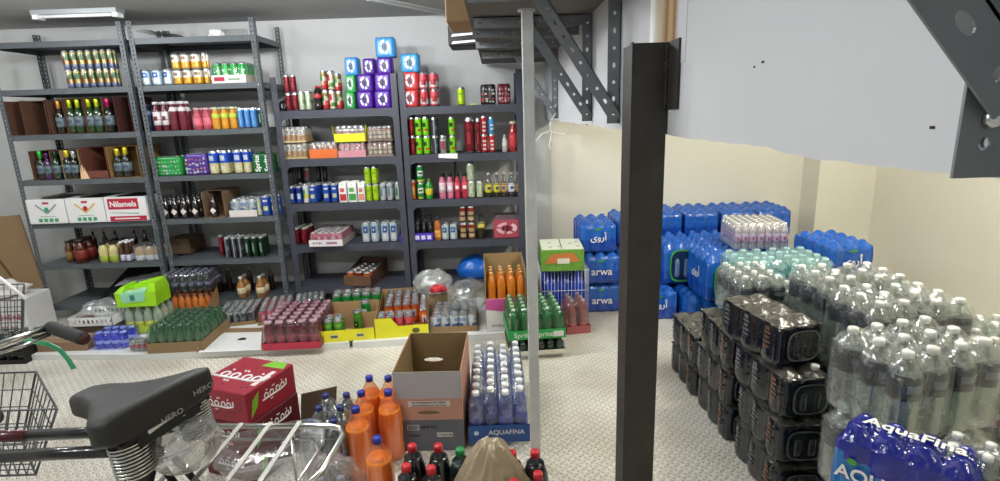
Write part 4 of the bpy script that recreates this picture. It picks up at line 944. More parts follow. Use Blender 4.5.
# empty tray
ps = [ZAT(*q, .052) for q in ((197, 353), (262, 350), (263, 332), (224, 333))]
t = thing('empty_tray', 'empty cardboard tray with white bottom and one dark leaf', 'tray', (ps[0].x, ps[0].y, .0525))
q = [p-ps[0] for p in ps]; mb = MB()
mb.hexa([(p.x, p.y, 0) for p in q], [(p.x, p.y, .003) for p in q], 0)
ob('tray_bottom', mb.mesh('b', [pm('e2e2e0', .6)]), t)
for i, j in ((1, 2), (2, 3), (3, 0)):
    ob('tray_rim', MB().bar((q[i].x, q[i].y, .018), (q[j].x, q[j].y, .018), .005, .035).mesh('r', [pm('8d7452', .85)]), t)
lf = ZAT(241, 340, .056)
tag(ob('dry_leaf', MB().add([(0, 0, 0), (.03, -.008, .006), (.06, 0, 0), (.065, .02, .004), (.03, .022, .008), (.008, .015, .002)], [(0, 1, 2, 3, 4, 5)]).add([(0, 0, -.002), (.03, -.008, .004), (.06, 0, -.002), (.065, .02, .002), (.03, .022, .006), (.008, .015, 0)], [(5, 4, 3, 2, 1, 0)]).mesh('l', [pm('2c2c2a', .8)]), None, (lf.x-.03, lf.y, .0585)), 'dark scrap lying in the middle of the empty white tray', 'scrap')
# crimson case
place_case((263, 351), (321, 348), .05, .46, 5, 6, U_bot('juice', .2, pm('5e1824', .15, 0, .7), pm('b89aa4', .4, .3), pm('8a3044', .4), (.1, .5)), .205, 'wrapped case of crimson bottles in a red printed tray', trayh=.05, traymat=[pm('b02a44', .5), pm('8d5a4a', .8)], wrapmat=film(gloss=.75, clear=.93, tint='f0d8e0', body='a88090'))
place_case((296, 316), (327, 312), .05, .20, 5, 3, U_can('darksilver', .13), .135, 'dark silver-topped cans behind the crimson case', wrapmat=film(gloss=.75, clear=.93))
# yellow trays
YM = [pm('e2dc22', .5), pm('a8875e', .85)]
def loose(t_, W, D, cells, pat, r, h, lab, grp, a, rz, zz):
    for k, (x, y) in enumerate(cells):
        c, s_ = math.cos(rz), math.sin(rz)
        tag(ob('drink_can', can_mesh(pat, r, h), None, (a.x+x*c-y*s_, a.y+x*s_+y*c, zz), R_.uniform(-.6, .6)), lab[k] if isinstance(lab, list) else lab, 'can', grp)
a, W, rz = front((322, 343), (375, 339), .05); D = .58
t = thing('cardboard_tray', 'yellow fronted cardboard tray holding green cans', 'tray', (a.x, a.y, .051), rz)
ob('tray_body', tray_mesh(W, D, .085, YM, .20, .17), t)
ob('tray_divider', MB().box(.006, W-.006, .24, .244, 0, .12).box(.006, W-.006, .40, .404, .004, .16).mesh('d', [YM[1]]), t)
for x_ in (.09, .27): ob('barcode', MB().box(x_-.03, x_+.03, -.004, -.0025, .025, .055).box(x_-.022, x_+.022, -.005, -.004, .032, .048, 1).mesh('b', [pm('c8c49a', .5), pm('5a5848', .6)]), t)
loose(t, W, D, [(.045, .045), (.045, .12), (.115, .045), (.115, .12)], 'olive', .033, .15, ['green can at front left corner of the yellow fronted tray', 'green can behind front left one in the yellow tray', 'green can second in front row of the yellow tray', 'green can behind the second one in the yellow tray'], None, a, rz, .056)
loose(t, W, D, [(W-.14, .2)], 'olive', .033, .15, 'single green can standing at the middle of the yellow fronted tray', None, a, rz, .056)
loose(t, W, D, [(W-.09, .30)], 'sprite', .036, .19, 'tall green can with dark mark standing alone right of centre', None, a, rz, .056)
loose(t, W, D, [(.045+.075*i, .445+.08*j) for j in range(2) for i in range(5)], 'sprite', .034, .21, ['tall green and white can, %s of five from left, %s row of yellow tray' % (('first', 'second', 'third', 'fourth', 'fifth')[i], ('front', 'rear')[j]) for j in range(2) for i in range(5)], 'tall green cans in the yellow fronted tray', a, rz, .056)
a, W, rz = front((376, 339), (429, 335), .05); D = .62
t = thing('cardboard_tray', 'yellow fronted cardboard tray full of orange cans', 'tray', (a.x, a.y, .051), rz)
mb = MB(); ob('tray_body', tray_mesh(W, D, .085, YM, .17, .15), t)
ob('raised_front', MB().hexa([(.0, -.004, .08), (W*.45, -.004, .08), (W*.45, -.001, .08), (0, -.001, .08)], [(0, -.004, .15), (W*.3, -.004, .15), (W*.3, -.001, .15), (0, -.001, .15)]).mesh('f', [YM[0]]), t)
ob('printed_mark', MB().add([(W*.76+.028*math.cos(i*PI/6), -.0045, .045+.02*math.sin(i*PI/6)) for i in range(12)], [tuple(range(11, -1, -1))]).mesh('d', [pm('5a5a28', .6)]), t)
cells = [(.04+.066*i, .045+.066*j) for j in range(2) for i in range(4)]
loose(t, W, D, cells, 'redsilver', .03, .15, ['red and white can, %s of four from left, %s row, orange can tray' % (('first', 'second', 'third', 'fourth')[i], ('front', 'second')[j]) for j in range(2) for i in range(4)], 'red and white cans in the yellow fronted tray', a, rz, .056)
OC = [(i, j) for j in range(7) for i in range(6) if not (j < 2 and i > 0) and W-.035-.066*i > .03]
loose(t, W, D, [(W-.035-.066*i, .11+.072*j) for i, j in OC], 'fanta', .03, .17, ['orange can, %s from the right, %s row from the front of its tray' % (('first', 'second', 'third', 'fourth', 'fifth', 'sixth')[i], ('first', 'second', 'third', 'fourth', 'fifth', 'sixth', 'seventh')[j]) for i, j in OC], 'orange cans in the yellow fronted tray', a, rz, .056)
# silver cans
tt, W = place_case((431, 333), (478, 331), .05, .36, 5, 5, U_can('whiteblue', .125), .13, 'case of silver and blue cans under a clear bag', trayh=.045, traymat=KR, wrapmat=film(gloss=.75, clear=.932))
a = ZAT(431, 333, .05)
tag(ob('plastic_bag', blob_mesh(.16, .15, .13, [film(clear=.72, bump=1, bscale=14)], pleat=7, amp=.07, seed=5, gather=.2), None, (a.x+.27, a.y+.20, .19)), 'clear crinkled plastic bag bulging over the silver can case', 'plastic bag')
me = blob_mesh(.15, .12, .11, [film(clear=.55, bump=1, bscale=16, body='e4e8e6')], pleat=8, amp=.08, seed=11)
p = AT(433, 282, 4.12)
t = thing('plastic_bag', 'white translucent bag with a red print between the orange cans and blue bag', 'plastic bag', (p.x, 4.12, .23)); ob('bag_body', me, t)
ob('red_print', blob_mesh(.06, .03, .035, [pm('c02030', .4)], seed=3, namp=.5), t, (.05, -.115, .03))
tag(ob('cardboard_box', MB().rbox(-.05, .17, -.09, .12, 0, .175, .004).box(-.05, .17, .005, .025, .172, .177, 1).mesh('b', [pm('9a8464', .85), pm('b8a888', .5)]), None, (p.x, 4.12, .052)), 'low cardboard box beneath the white translucent bag', 'box')
# tall printed box with orange bottles
a, W, rz = front((487, 332), (527, 330), .05); D = .34
t = thing('bottle_box', 'white and pink printed box with orange bottles showing above its cut front', 'bottle box', (a.x, a.y, .051), rz)
mb = MB(); k = .004
mb.box(0, W, 0, k, 0, .25, 0).hexa([(0, k, 0), (k, k, 0), (k, D, 0), (0, D, 0)], [(0, k, .46), (k, k, .46), (k, D, .50), (0, D, .50)], 1).hexa([(W-k, k, 0), (W, k, 0), (W, D, 0), (W-k, D, 0)], [(W-k, k, .46), (W, k, .46), (W, D, .5), (W-k, D, .5)], 1)
mb.box(0, W, D-k, D, 0, .5, 1).box(0, W, 0, D, 0, k, 1).box(k, W-k, k, D-k, .20, .204, 1)
ob('carton_body', mb.mesh('b', [pm('e4dcd8', .5), pm('9a8058', .85)]), t)
ob('pink_print', MB().hexa([(0, -.002, .17), (W, -.002, .13), (W, 0, .13), (0, 0, .17)], [(0, -.002, .25), (W, -.002, .25), (W, 0, .25), (0, 0, .25)]).mesh('p', [pm('c05090', .5)]), t)
def disc(x, z, rx, rz_, y, mat, n=16): return MB().add([(x+rx*math.cos(-2*PI*i/n), y, z+rz_*math.sin(-2*PI*i/n)) for i in range(n)], [tuple(range(n))]).mesh('disc', [mat])
ob('yellow_print', disc(W*.6, .195, .05, .028, -.004, pm('e0a040', .5)), t)
ob('dark_print', disc(W*.78, .10, .03, .045, -.004, pm('2a2430', .5)), t)
scribble(.12, .018, pm('6a5a68', .5), t, (W*.35, -.003, .045))
for j in range(3):
    for i in range(4): bottle('soda', .034, .23, pm('c87018', .15, 0, .7, coat=.4), pm('e0b070', .4), t, (.045+.072*i, .05+.075*j, .206), 'bottle', seg=12)
# green bottle case by the post (two layers)
a, W, rz = front((509, 357), (566, 353), .03)
case_generic('drink_case', 'lower case of small dark bottles under the green bottle case', 'drink case', (a.x, a.y, .0315), rz, W, .36, 6, 5, U_bot('glass', .11, pm('1c3020', .12, 0, .8), pm('8a7a6a', .4)), h=.11, trayh=.03, traymat=[pm('cfc8b8', .6), pm('b0a080', .8)])
case_generic('drink_case', 'case of green bottles with white caps and a green printed band', 'drink case', (a.x, a.y, .144), rz, W, .36, 5, 5, U_bot('soda', .2, pm('1f6a3a', .12, 0, .8, coat=.5), pm('cfe0d0', .4)), h=.205, trayh=.065, traymat=[pm('2f9a48', .5), pm('2f9a48', .5)], wrapmat=film(gloss=.75, clear=.932, tint='e0f4e4', body='6a9a78'))
c, s_ = math.cos(rz), math.sin(rz)
# lettering on the green band belongs to that case
gc = [o for o in C.objects if o.get('label', '').startswith('case of green bottles with white caps')][0]
text('Sprite', .05, WHITE, gc, (W*.25, -.005, .032)); text('Sprite', .05, WHITE, gc, (W*.62, -.005, .032)); ob('barcode', MB().box(W*.78, W*.96, -.004, -.003, .012, .05).mesh('b', [pm('d8d8d0', .5)]), gc)
# pink wrapped pack
a, W, rz = front((567, 335), (588, 333), .0)
case_generic('drink_case', 'upright clear wrapped pack of reddish bottles beside the wire basket', 'drink case', (a.x, a.y, .001), rz, W+.02, .22, 2, 3, U_bot('soda', .25, pm('8a4a48', .15, 0, .8), pm('a08888', .4), pm('b0404a', .4), (.0, .3)), h=.26, trayh=.06, traymat=[pm('a85a5a', .6), pm('8d5a4a', .8)], wrapmat=film(gloss=.75, clear=.93, body='b8a8a8'))
# wire basket with printed carton on it
t = thing('wire_basket', 'blue and white wire basket standing behind the green bottle case', 'basket', (.30, 3.90, 0))
W, D, h = .36, .34, .43; WB = pm('c8ccd4', .4, .3)
mb = MB()
for z in (.02, .14, .27, h): mb.tube([(0, 0, z), (W, 0, z), (W, D, z), (0, D, z)], .003 if z < h else .005, 6, closed=True)
for i in range(15):
    x = W*i/14; mb.tube([(x, 0, .02), (x, 0, h)], .0018, 5); mb.tube([(x, D, .02), (x, D, h)], .0018, 5); mb.tube([(x, 0, .02), (x, D, .02)], .0018, 5)
for i in range(11):
    y = D*i/10; mb.tube([(0, y, .02), (0, y, h)], .0018, 5); mb.tube([(W, y, .02), (W, y, h)], .0018, 5)
ob('wire_mesh', mb.mesh('w', [WB]), t)
for x, y in ((.01, .01), (W-.01, .01), (.01, D-.01), (W-.01, D-.01)): ob('foot', cached('foot', lambda: MB().lathe([(.01, 0), (.01, .018), (.006, .02)], 8).mesh('f', [BLK])), t, (x, y, 0))
tag(ob('water_pack', wrap_mesh(3, 3, .11, .10, .36, [pm('1c3fae', .25, 0, .6, bump=.5)]), None, (.312, 3.92, .025)), 'dark blue wrapped pack inside the wire basket', 'water pack')
a = AT(541, 277, 3.86)
t = thing('juice_carton', 'white-topped carton with green and orange fruit print on the wire basket', 'carton', (.30, 3.87, .436), math.radians(-2)); W, D, h = .32, .34, .165
ob('carton_body', MB().rbox(0, W, 0, D, 0, h, .003).mesh('b', [pm('6a9a3a', .5, var=.45, vscale=24)]), t)
ob('white_lid', MB().box(.004, W-.004, .004, D-.004, h, h+.003).mesh('l', [pm('dfe4d0', .5)]), t)
ob('orange_print', MB().hexa([(W*.08, -.003, h*.35), (W*.9, -.003, h*.45), (W*.9, -.001, h*.45), (W*.08, -.001, h*.35)], [(W*.25, -.003, h*.8), (W*.75, -.003, h*.85), (W*.75, -.001, h*.85), (W*.25, -.001, h*.8)]).mesh('p', [pm('c8763a', .5)]), t)
ob('price_label', MB().box(W*.38, W*.66, -.005, -.003, h*.35, h*.6).mesh('p', [pm('dcd8cc', .5)]), t)
mb = MB()
for x_, y_ in ((.06, .07), (.06, .2), (.13, .09), (.22, .18), (.27, .08), (.27, .22)): mb.box(x_, x_+.025, y_, y_+.012, h+.003, h+.004)
mb.box(W*.48, W*.5, .02, D-.02, h+.003, h+.0042); ob('lid_print', mb.mesh('p', [pm('3a4a2a', .6)]), t)
# far left floor things
place_case((92, 351), (126, 349.5), .042, .2, 4, 2, U_bot('juice', .12, pm('3a4cc0', .2, 0, .7), pm('c8d0f0', .4), pm('d8dcf0', .4), (.3, .5)), .125, 'blue wrapped bundle of small bottles on the floor at left', wrapmat=film(gloss=.75, clear=.93, tint='d0d8ff', body='7888e0'))
place_case((128, 352), (146, 351), .051, .1, 3, 2, U_can('grey', .07), .075, 'little wrapped grey pack between the blue bundle and green case', wrapmat=film(gloss=.75, clear=.93))
a = ZAT(84, 334, .045)
t = thing('plastic_tray', 'white perforated plastic tray under crinkled clear film at far left', 'tray', (-3.24, 3.80, .045)); W = .33
mb = MB(); mb.holeplate(lambda u, v, q: (v, q, u), .0, .07, 0, W, .004, [(.035, .02+.033*i, .018, .010) for i in range(10)])
mb.holeplate(lambda u, v, q: (v, .26+q, u), .0, .07, 0, W, .004, [(.035, .02+.033*i, .018, .010) for i in range(10)]); mb.box(0, .004, 0, .26, 0, .07).box(W-.004, W, 0, .26, 0, .07).box(0, W, 0, .26, 0, .004)
ob('tray_body', mb.mesh('t', [WHITE]), t, (0, 0, .10)); ob('box_below', MB().rbox(.01, W-.01, .02, .24, 0, .098, .003).mesh('b', [pm('6a5a4a', .8)]), t)
ob('film_cover', blob_mesh(.16, .12, .10, [film(clear=.72, bump=1, bscale=15)], pleat=5, amp=.1, seed=21), t, (.17, .13, .11))
ob('brown_paper', blob_mesh(.05, .04, .03, [CARDD], seed=6), t, (.1, .06, .12))
tag(ob('cardboard_box', MB().rbox(0, .36, 0, .16, 0, .07, .003).box(.0, .36, .075, .085, .068, .0715, 1).mesh('b', [pm('8d7258', .85), pm('b8a888', .5)]), None, (-3.33, 3.60, .042)), 'flat tan box on the floor beneath the green strap', 'box')
t = thing('bottle_crate', 'black crate with dark bottles at the far left behind the handlebar', 'crate', (-3.66, 3.5, .0)); 
mb = MB()
for y in (0, .24):
    for z in (.0, .06, .12): mb.box(0, .32, y, y+.008, z, z+.03)
for x in (0, .10, .2, .312):
    for y in (0, .24): mb.box(x, x+.012, y-.001, y+.009, 0, .15)
mb.box(0, .32, 0, .248, 0, .006).box(0, .008, 0, .248, 0, .15).box(.312, .32, 0, .248, 0, .15); ob('crate_body', mb.mesh('c', [BLK]), t)
for i in range(4):
    for j in range(3): bottle('glass', .033, .19, pm('16221a', .12, 0, .8), pm('7a8a80', .4), t, (.05+.074*i, .045+.075*j, .007), 'bottle', seg=10)
# boxes at far left edge
t = thing('cardboard_sheet', 'tall brown cardboard leaning at the left edge under the first rack', 'cardboard', (-4.45, 4.3, .3), math.radians(4))
ob('sheet_body', MB().hexa([(0, 0, 0), (.62, 0, 0), (.62, .012, 0), (0, .012, 0)], [(0, .14, .58), (.45, .14, .60), (.45, .152, .60), (0, .152, .58)]).mesh('s', [pm('8a7050', .85, var=.1)]), t)
ob('dark_print', MB().hexa([(.26, .02, .10), (.29, .02, .10), (.29, .05, .10), (.26, .05, .10)], [(.05, .098, .42), (.08, .098, .42), (.08, .12, .42), (.05, .12, .42)]).hexa([(.36, .02, .10), (.38, .02, .10), (.38, .05, .10), (.36, .05, .10)], [(.19, .08, .36), (.21, .08, .36), (.21, .11, .36), (.19, .11, .36)]).mesh('p', [pm('5a452e', .85)]), t)
def cart_box(x, y, z, W, D, h, lab, rz=0, col='dcdad8'):
    t = thing('white_carton', lab, 'carton', (x, y, z), rz)
    ob('carton_body', MB().rbox(0, W, 0, D, 0, h, .004).mesh('b', [pm(col, .6, bump=.2, bscale=12)]), t)
    ob('packing_tape', MB().box(W*.46, W*.54, -.0015, D+.0015, h, h+.0012).mesh('t', [pm('c8c4b8', .3)]), t)
    return t, W, h
t, W, h = cart_box(-4.15, 4.02, .001, .40, .28, .30, 'large white carton with faint red print on the floor at far left', math.radians(2))
mb = MB()
for i in range(9): mb.box(.05+.035*i, .075+.035*i, -.002, 0, .13+.01*(i % 2), .17+.01*((i+1) % 2))
for i in range(6): mb.box(.12+.035*i, .14+.035*i, -.002, 0, .06, .08)
ob('red_print', mb.mesh('p', [pm('b86a74', .6)]), t)
t, W, h = cart_box(-4.58, 4.02, .001, .40, .28, .28, 'second white carton at the left edge of view', math.radians(-2))
tag(ob('paper_bundle', blob_mesh(.17, .12, .08, [pm('dcd4d0', .75, bump=.5, bscale=14)], seed=14, namp=.4, pleat=4), None, (-4.0, 4.14, .303)), 'crumpled white packet with pink print on the large white carton', 'packet')

# ================================================================= STORE SIDE (right)
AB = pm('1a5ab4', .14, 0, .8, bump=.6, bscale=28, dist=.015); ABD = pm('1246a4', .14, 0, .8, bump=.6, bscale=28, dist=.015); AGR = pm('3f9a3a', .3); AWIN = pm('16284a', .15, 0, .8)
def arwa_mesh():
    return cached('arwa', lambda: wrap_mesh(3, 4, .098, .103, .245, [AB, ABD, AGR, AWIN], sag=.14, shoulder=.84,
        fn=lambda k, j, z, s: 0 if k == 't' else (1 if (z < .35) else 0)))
def oval_ring(rx, rz_, mats, y=-.003):
    def mk():
        mb = MB(); n = 20; q = lambda k, p: math.copysign(abs(k)**p, k)
        L1 = [(rx*q(math.cos(2*PI*j/n), .6), y, rz_*q(math.sin(2*PI*j/n), .6)) for j in range(n)]
        L2 = [(x*.88, y, z*.90) for x, _, z in L1]
        mb.add(L1+L2, [(j, n+j, n+(j+1) % n, (j+1) % n) for j in range(n)], 0); mb.add([(x, y+.001, z) for x, _, z in L2], [tuple(range(n-1, -1, -1))], 1)
        for i in range(2): mb.lathe([(rx*.3, -rz_*.75), (rx*.36, -rz_*.6), (rx*.36, rz_*.3), (rx*.16, rz_*.75)], 10, 2, cx=(i-.5)*rx*.75, cy=y+rx*.30)
        return mb.mesh('window', mats)
    return cached(('oval', rx, rz_, mats[0].name), mk)
BW = pm('5a7a9a', .12, 0, .8)
def water_blue(x, y, z, label, front=None, side=None, rz=0, grp=None):
    t = thing('water_pack', label, 'water pack', (x, y, z), rz, grp)
    ob('shrink_wrap', arwa_mesh(), t)
    if front == 'ar': text('\u0649\u0648\u0631\u0623', .07, WHITE, t, (.147, -.004, .12), name='white_lettering', bold=.001)
    elif front == 'win': ob('end_window', oval_ring(.085, .095, [AGR, AWIN, BW]), t, (.147, -.004, .115))
    elif front: text(front, .085, WHITE, t, (.147, -.004, .10), name='white_lettering', bold=.0008)
    if front and front != 'win': ob('green_leaf', MB().add([(.11, -.003, .185), (.14, -.003, .178), (.18, -.003, .187), (.145, -.003, .2)], [(0, 1, 2, 3)]).mesh('l', [AGR]), t)
    if side: text('\u0649\u0648\u0631\u0623', .08, WHITE, t, (-.004, .2, .13), (PI/2, 0, -PI/2), name='white_lettering', bold=.001)
    return t
AR_ = '\u0649\u0648\u0631\u0623'
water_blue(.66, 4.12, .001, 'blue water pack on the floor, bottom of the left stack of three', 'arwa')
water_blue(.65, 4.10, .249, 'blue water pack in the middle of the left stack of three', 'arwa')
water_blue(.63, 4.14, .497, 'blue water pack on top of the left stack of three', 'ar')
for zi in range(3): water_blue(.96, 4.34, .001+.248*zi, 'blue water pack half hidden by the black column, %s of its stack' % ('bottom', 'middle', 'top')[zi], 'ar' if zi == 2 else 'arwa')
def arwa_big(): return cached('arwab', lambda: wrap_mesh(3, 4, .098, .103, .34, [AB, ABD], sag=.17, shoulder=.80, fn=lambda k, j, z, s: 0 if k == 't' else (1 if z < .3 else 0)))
def water_big(x, y, z, label, front=None, side=False, rz=0):
    t = thing('water_pack', label, 'water pack', (x, y, z), rz); ob('shrink_wrap', arwa_big(), t)
    if front == 'win': ob('end_window', oval_ring(.095, .13, [AGR, AWIN, BW]), t, (.147, -.004, .15))
    elif front: text(AR_, .08, WHITE, t, (.147, -.004, .15), name='white_lettering', bold=.001)
    if side: text(AR_, .08, WHITE, t, (-.004, .2, .17), (PI/2, 0, -PI/2), name='white_lettering', bold=.001)
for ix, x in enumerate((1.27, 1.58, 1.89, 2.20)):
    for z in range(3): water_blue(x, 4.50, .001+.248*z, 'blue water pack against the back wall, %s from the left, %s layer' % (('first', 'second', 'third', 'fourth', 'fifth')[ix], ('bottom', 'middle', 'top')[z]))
for ix, (x, y) in enumerate(((1.06, 3.92), (1.37, 3.72), (1.68, 3.74), (1.99, 3.76))):
    water_blue(x, y, .001, 'blue water pack on the floor under the taller blue packs, %s from left' % ('first', 'second', 'third', 'fourth')[ix], 'ar' if ix == 0 else None)
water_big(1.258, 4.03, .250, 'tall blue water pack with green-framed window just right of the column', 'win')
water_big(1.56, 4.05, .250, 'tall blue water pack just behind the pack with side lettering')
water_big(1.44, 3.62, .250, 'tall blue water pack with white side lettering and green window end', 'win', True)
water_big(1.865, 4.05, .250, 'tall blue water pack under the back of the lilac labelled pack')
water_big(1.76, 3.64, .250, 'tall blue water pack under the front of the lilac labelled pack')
# black packs
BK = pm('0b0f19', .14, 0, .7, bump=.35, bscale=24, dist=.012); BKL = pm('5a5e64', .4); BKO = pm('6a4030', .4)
def black_pack(x, y, z, rz, label, win=True, ncap=0):
    t = thing('water_pack', label, 'water pack', (x, y, z), rz)
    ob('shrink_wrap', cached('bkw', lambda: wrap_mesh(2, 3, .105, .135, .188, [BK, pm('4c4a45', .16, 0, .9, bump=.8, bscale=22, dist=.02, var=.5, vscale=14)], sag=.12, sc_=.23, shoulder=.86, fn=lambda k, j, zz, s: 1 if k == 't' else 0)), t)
    def labs(k):
        mb = MB()
        for k in (k,):
            yc = .405-.135*(k+.5); m = 1 if k == 2 else 0
            if k < 2+0 or True:
                for q in range(4):
                    w_ = (.030, .022, .034, .026)[q]; mb.box(-.0025, -.001, yc-w_*.6, yc+w_*.6, .125-.02*q, .134-.02*q, m)
                mb.box(-.0025, -.001, yc-.012, yc+.012, .14, .155, m)
        return mb.mesh('labels', [BKL, BKO])
    for k in range(3): ob('bottle_label', cached(('bkl', k), lambda: labs(k)), t)
    if win: ob('end_window', oval_ring(.075, .066, [pm('54575a', .15, 0, .8, bump=.6, bscale=60), pm('14171c', .1, 0, .9, bump=.8, bscale=40), pm('2c3036', .1, 0, .9)]), t, (.11, -.003, .088))
    for k in range(ncap): ob('cap', cached('wc', lambda: MB().lathe([(.016, 0), (.016, .018), (.014, .02), (.001, .02)], 12).mesh('cap', [WCAP])), t, (.158, .055, .183))
    return t
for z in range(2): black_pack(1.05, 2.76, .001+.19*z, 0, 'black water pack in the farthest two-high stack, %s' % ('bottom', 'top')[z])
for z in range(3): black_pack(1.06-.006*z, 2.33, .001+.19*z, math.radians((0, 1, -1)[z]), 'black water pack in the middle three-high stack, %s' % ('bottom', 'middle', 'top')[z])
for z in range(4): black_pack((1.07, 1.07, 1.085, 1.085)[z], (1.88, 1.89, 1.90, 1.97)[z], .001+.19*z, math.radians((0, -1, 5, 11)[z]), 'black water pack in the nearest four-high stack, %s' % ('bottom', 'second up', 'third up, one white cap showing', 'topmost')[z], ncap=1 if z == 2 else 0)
# clear bottle packs
CL = film(clear=.74, tint='eaf2ee', body='a8b4ae', bump=.3, bscale=40, rough=.05); DL = pm('141c2c', .25, 0, .6); LB = pm('5a6672', .3); WR = film(clear=.92, gloss=.6, bump=1, bscale=22, body='c4ccca')
def clear_unit(h, lab=DL, band=(.50, .77), rr=1):
    return lambda t, p, r: bottle('water', r*rr, h, CL, WCAP, t, p, 'bottle', lab, band, seg=14, capr=r*.36)
def clear_pack(x, y, z, nx, ny, pitch, h, label, rz=0, lab=(DL, LB), wrap=True, band=(.50, .77), grp=None, cat='water pack'):
    return case_generic('water_pack', label, cat, (x, y, z), rz, nx*pitch+.01, ny*pitch+.01, nx, ny, clear_unit(h, lab, band), h=h, wrapmat=WR if wrap else None, group=grp)
hb = .288
def stackc(x, y, rz, label, nx=2, ny=3, n=3, z0=.001, p=.096, **k):
    for z in range(n):
        clear_pack(x, y, z0+.29*z, nx, ny, p, hb, label+((', bottom', ', middle', ', top')[z] if n == 3 else (', lower', ', upper')[z] if n == 2 else ''), math.radians(rz), **k)
c13, s13 = math.cos(math.radians(13)), math.sin(math.radians(13))
for i in range(2): stackc(1.168+.203*i*c13, 1.42+.205*i*s13, 13, 'dark-labelled clear bottle stack beside nearest black packs, %s' % ('left', 'right')[i])
for iy, y in enumerate((1.84, 2.15)):
    for ix, x in enumerate((1.36, 1.57)): stackc(x, y, 4, 'clear bottle stack %s, %s' % (('right of the nearest black stack', 'one row farther back')[iy], ('left', 'right')[ix]))
for ix, x in enumerate((1.36, 1.60, 1.84)):
    for z in range(3): clear_pack(x, 2.465, .001+.236*z, 3, 4, .077, .232, 'small clear bottle pack in the far row, %s from left, %s' % (('first', 'second', 'third')[ix], ('bottom', 'middle', 'top')[z]))
clear_pack(1.12, 2.41, .575, 3, 4, .077, .232, 'small clear bottle pack standing on the middle black stack')
for ix, x in enumerate((1.32, 1.53, 1.74, 1.95)): stackc(x, 2.78, 0, 'clear bottle pack in the low rear row, %s from left' % ('first', 'second', 'third', 'fourth')[ix], n=2)
for ix, x in enumerate((1.78, 1.99)): stackc(x, 2.12, 0, 'clear bottle pack behind the dark-labelled stacks, %s' % ('near', 'by the pink specked ones')[ix], n=2)
PKL = (pm('d8c8cc', .4), pm('b85a7a', .4))
for i, (x, y) in enumerate(((2.24, 2.12),)): stackc(x, y, 0, 'clear pack with pink specked labels by right wall, %s stack' % ('near', 'far')[i], 4, 4, 2, p=.085, lab=PKL, band=(.3, .6))
# nearest blue pack lettered in white with small clear packs beside it
AQ = pm('0f1f8a', .15, 0, .8, bump=.5, bscale=25, dist=.012); AQ2 = pm('1468b0', .15, 0, .8, bump=.5, bscale=25, dist=.012)
AX, AY, AR0 = .94, 1.37, math.radians(-47)
for z in range(3):
    t = thing('water_pack', ('deep blue pack on the floor under the other blue ones', 'deep blue pack in the middle under the lettered one', 'deep blue pack lettered in white at the lower right, topmost blue one')[z], 'water pack', (AX, AY, .001+.235*z), AR0)
    ob('shrink_wrap', cached('aqf', lambda: wrap_mesh(4, 2, .08, .08, .232, [AQ, AQ2], sag=.13, shoulder=.80, fn=lambda k, j, zz, s: 0 if k == 't' else (1 if zz < (.62-.018*(j % 60)) else 0))), t)
text('AQUAFINA', .055, WHITE, t, (.15, -.005, .10), bold=.001); text('AquaFina', .062, WHITE, t, (.165, .085, .2335), (0, 0, 0), bold=.0012)
ob('green_mark', disc(.05, .14, .012, .010, -.006, AGR), t); ob('red_mark', disc(.25, .12, .02, .006, -.006, pm('c02828', .4)), t)
for z in range(3):
    clear_pack(1.135, 1.27, .001+.235*z, 4, 2, .07, .23, 'small clear bottles with white caps right of the lettered blue pack, %s layer' % ('bottom', 'middle', 'top')[z], AR0)
# small white-capped pack on the blue pile, teal packs, right-hand blue pack
case_generic('water_pack', 'pack of small bottles with white caps and lilac labels on the blue pile', 'water pack', (1.66, 3.72, .592), math.radians(-6), .38, .36, 7, 6, lambda t, p, r: bottle('water', r, .19, film(clear=.35, body='e4dce2', bump=0), WCAP, t, p, 'bottle', (pm('b8a0c0', .4), pm('a03a6a', .4)), (.25, .6), seg=10, capr=r*.6), h=.2, wrapmat=film(clear=.85, bump=.8, bscale=30))
TEAL = film(clear=.7, tint='dcf2f2', body='b4cdd0', bump=.4, bscale=30)
for k, (x, y) in enumerate(((1.46, 3.12), (1.76, 3.14))):
    for z in range(3):
        tt = case_generic('water_pack', 'pale teal bottle pack between blue pile and clear bottles, %s, %s' % (('near left', 'near right', 'rear')[k], ('bottom', 'middle', 'top')[z]), 'water pack', (x, y, .001+.225*z), 0, .29, .38, 3, 4, lambda t, p, r: bottle('water', r, .215, TEAL, pm('d4e2e2', .4), t, p, 'bottle', (pm('9cc0c8', .4), pm('d8e8e8', .4)), (.4, .6), seg=10), h=.22, wrapmat=film(clear=.8, tint='e0f8f8', body='c0e0e0'))
for z in range(3): water_blue(2.07, 3.26, .001+.248*z, 'blue water pack at the right near the pillar, %s of three' % ('bottom', 'middle', 'top')[z], 'ar' if z == 2 else None, rz=math.radians(3))
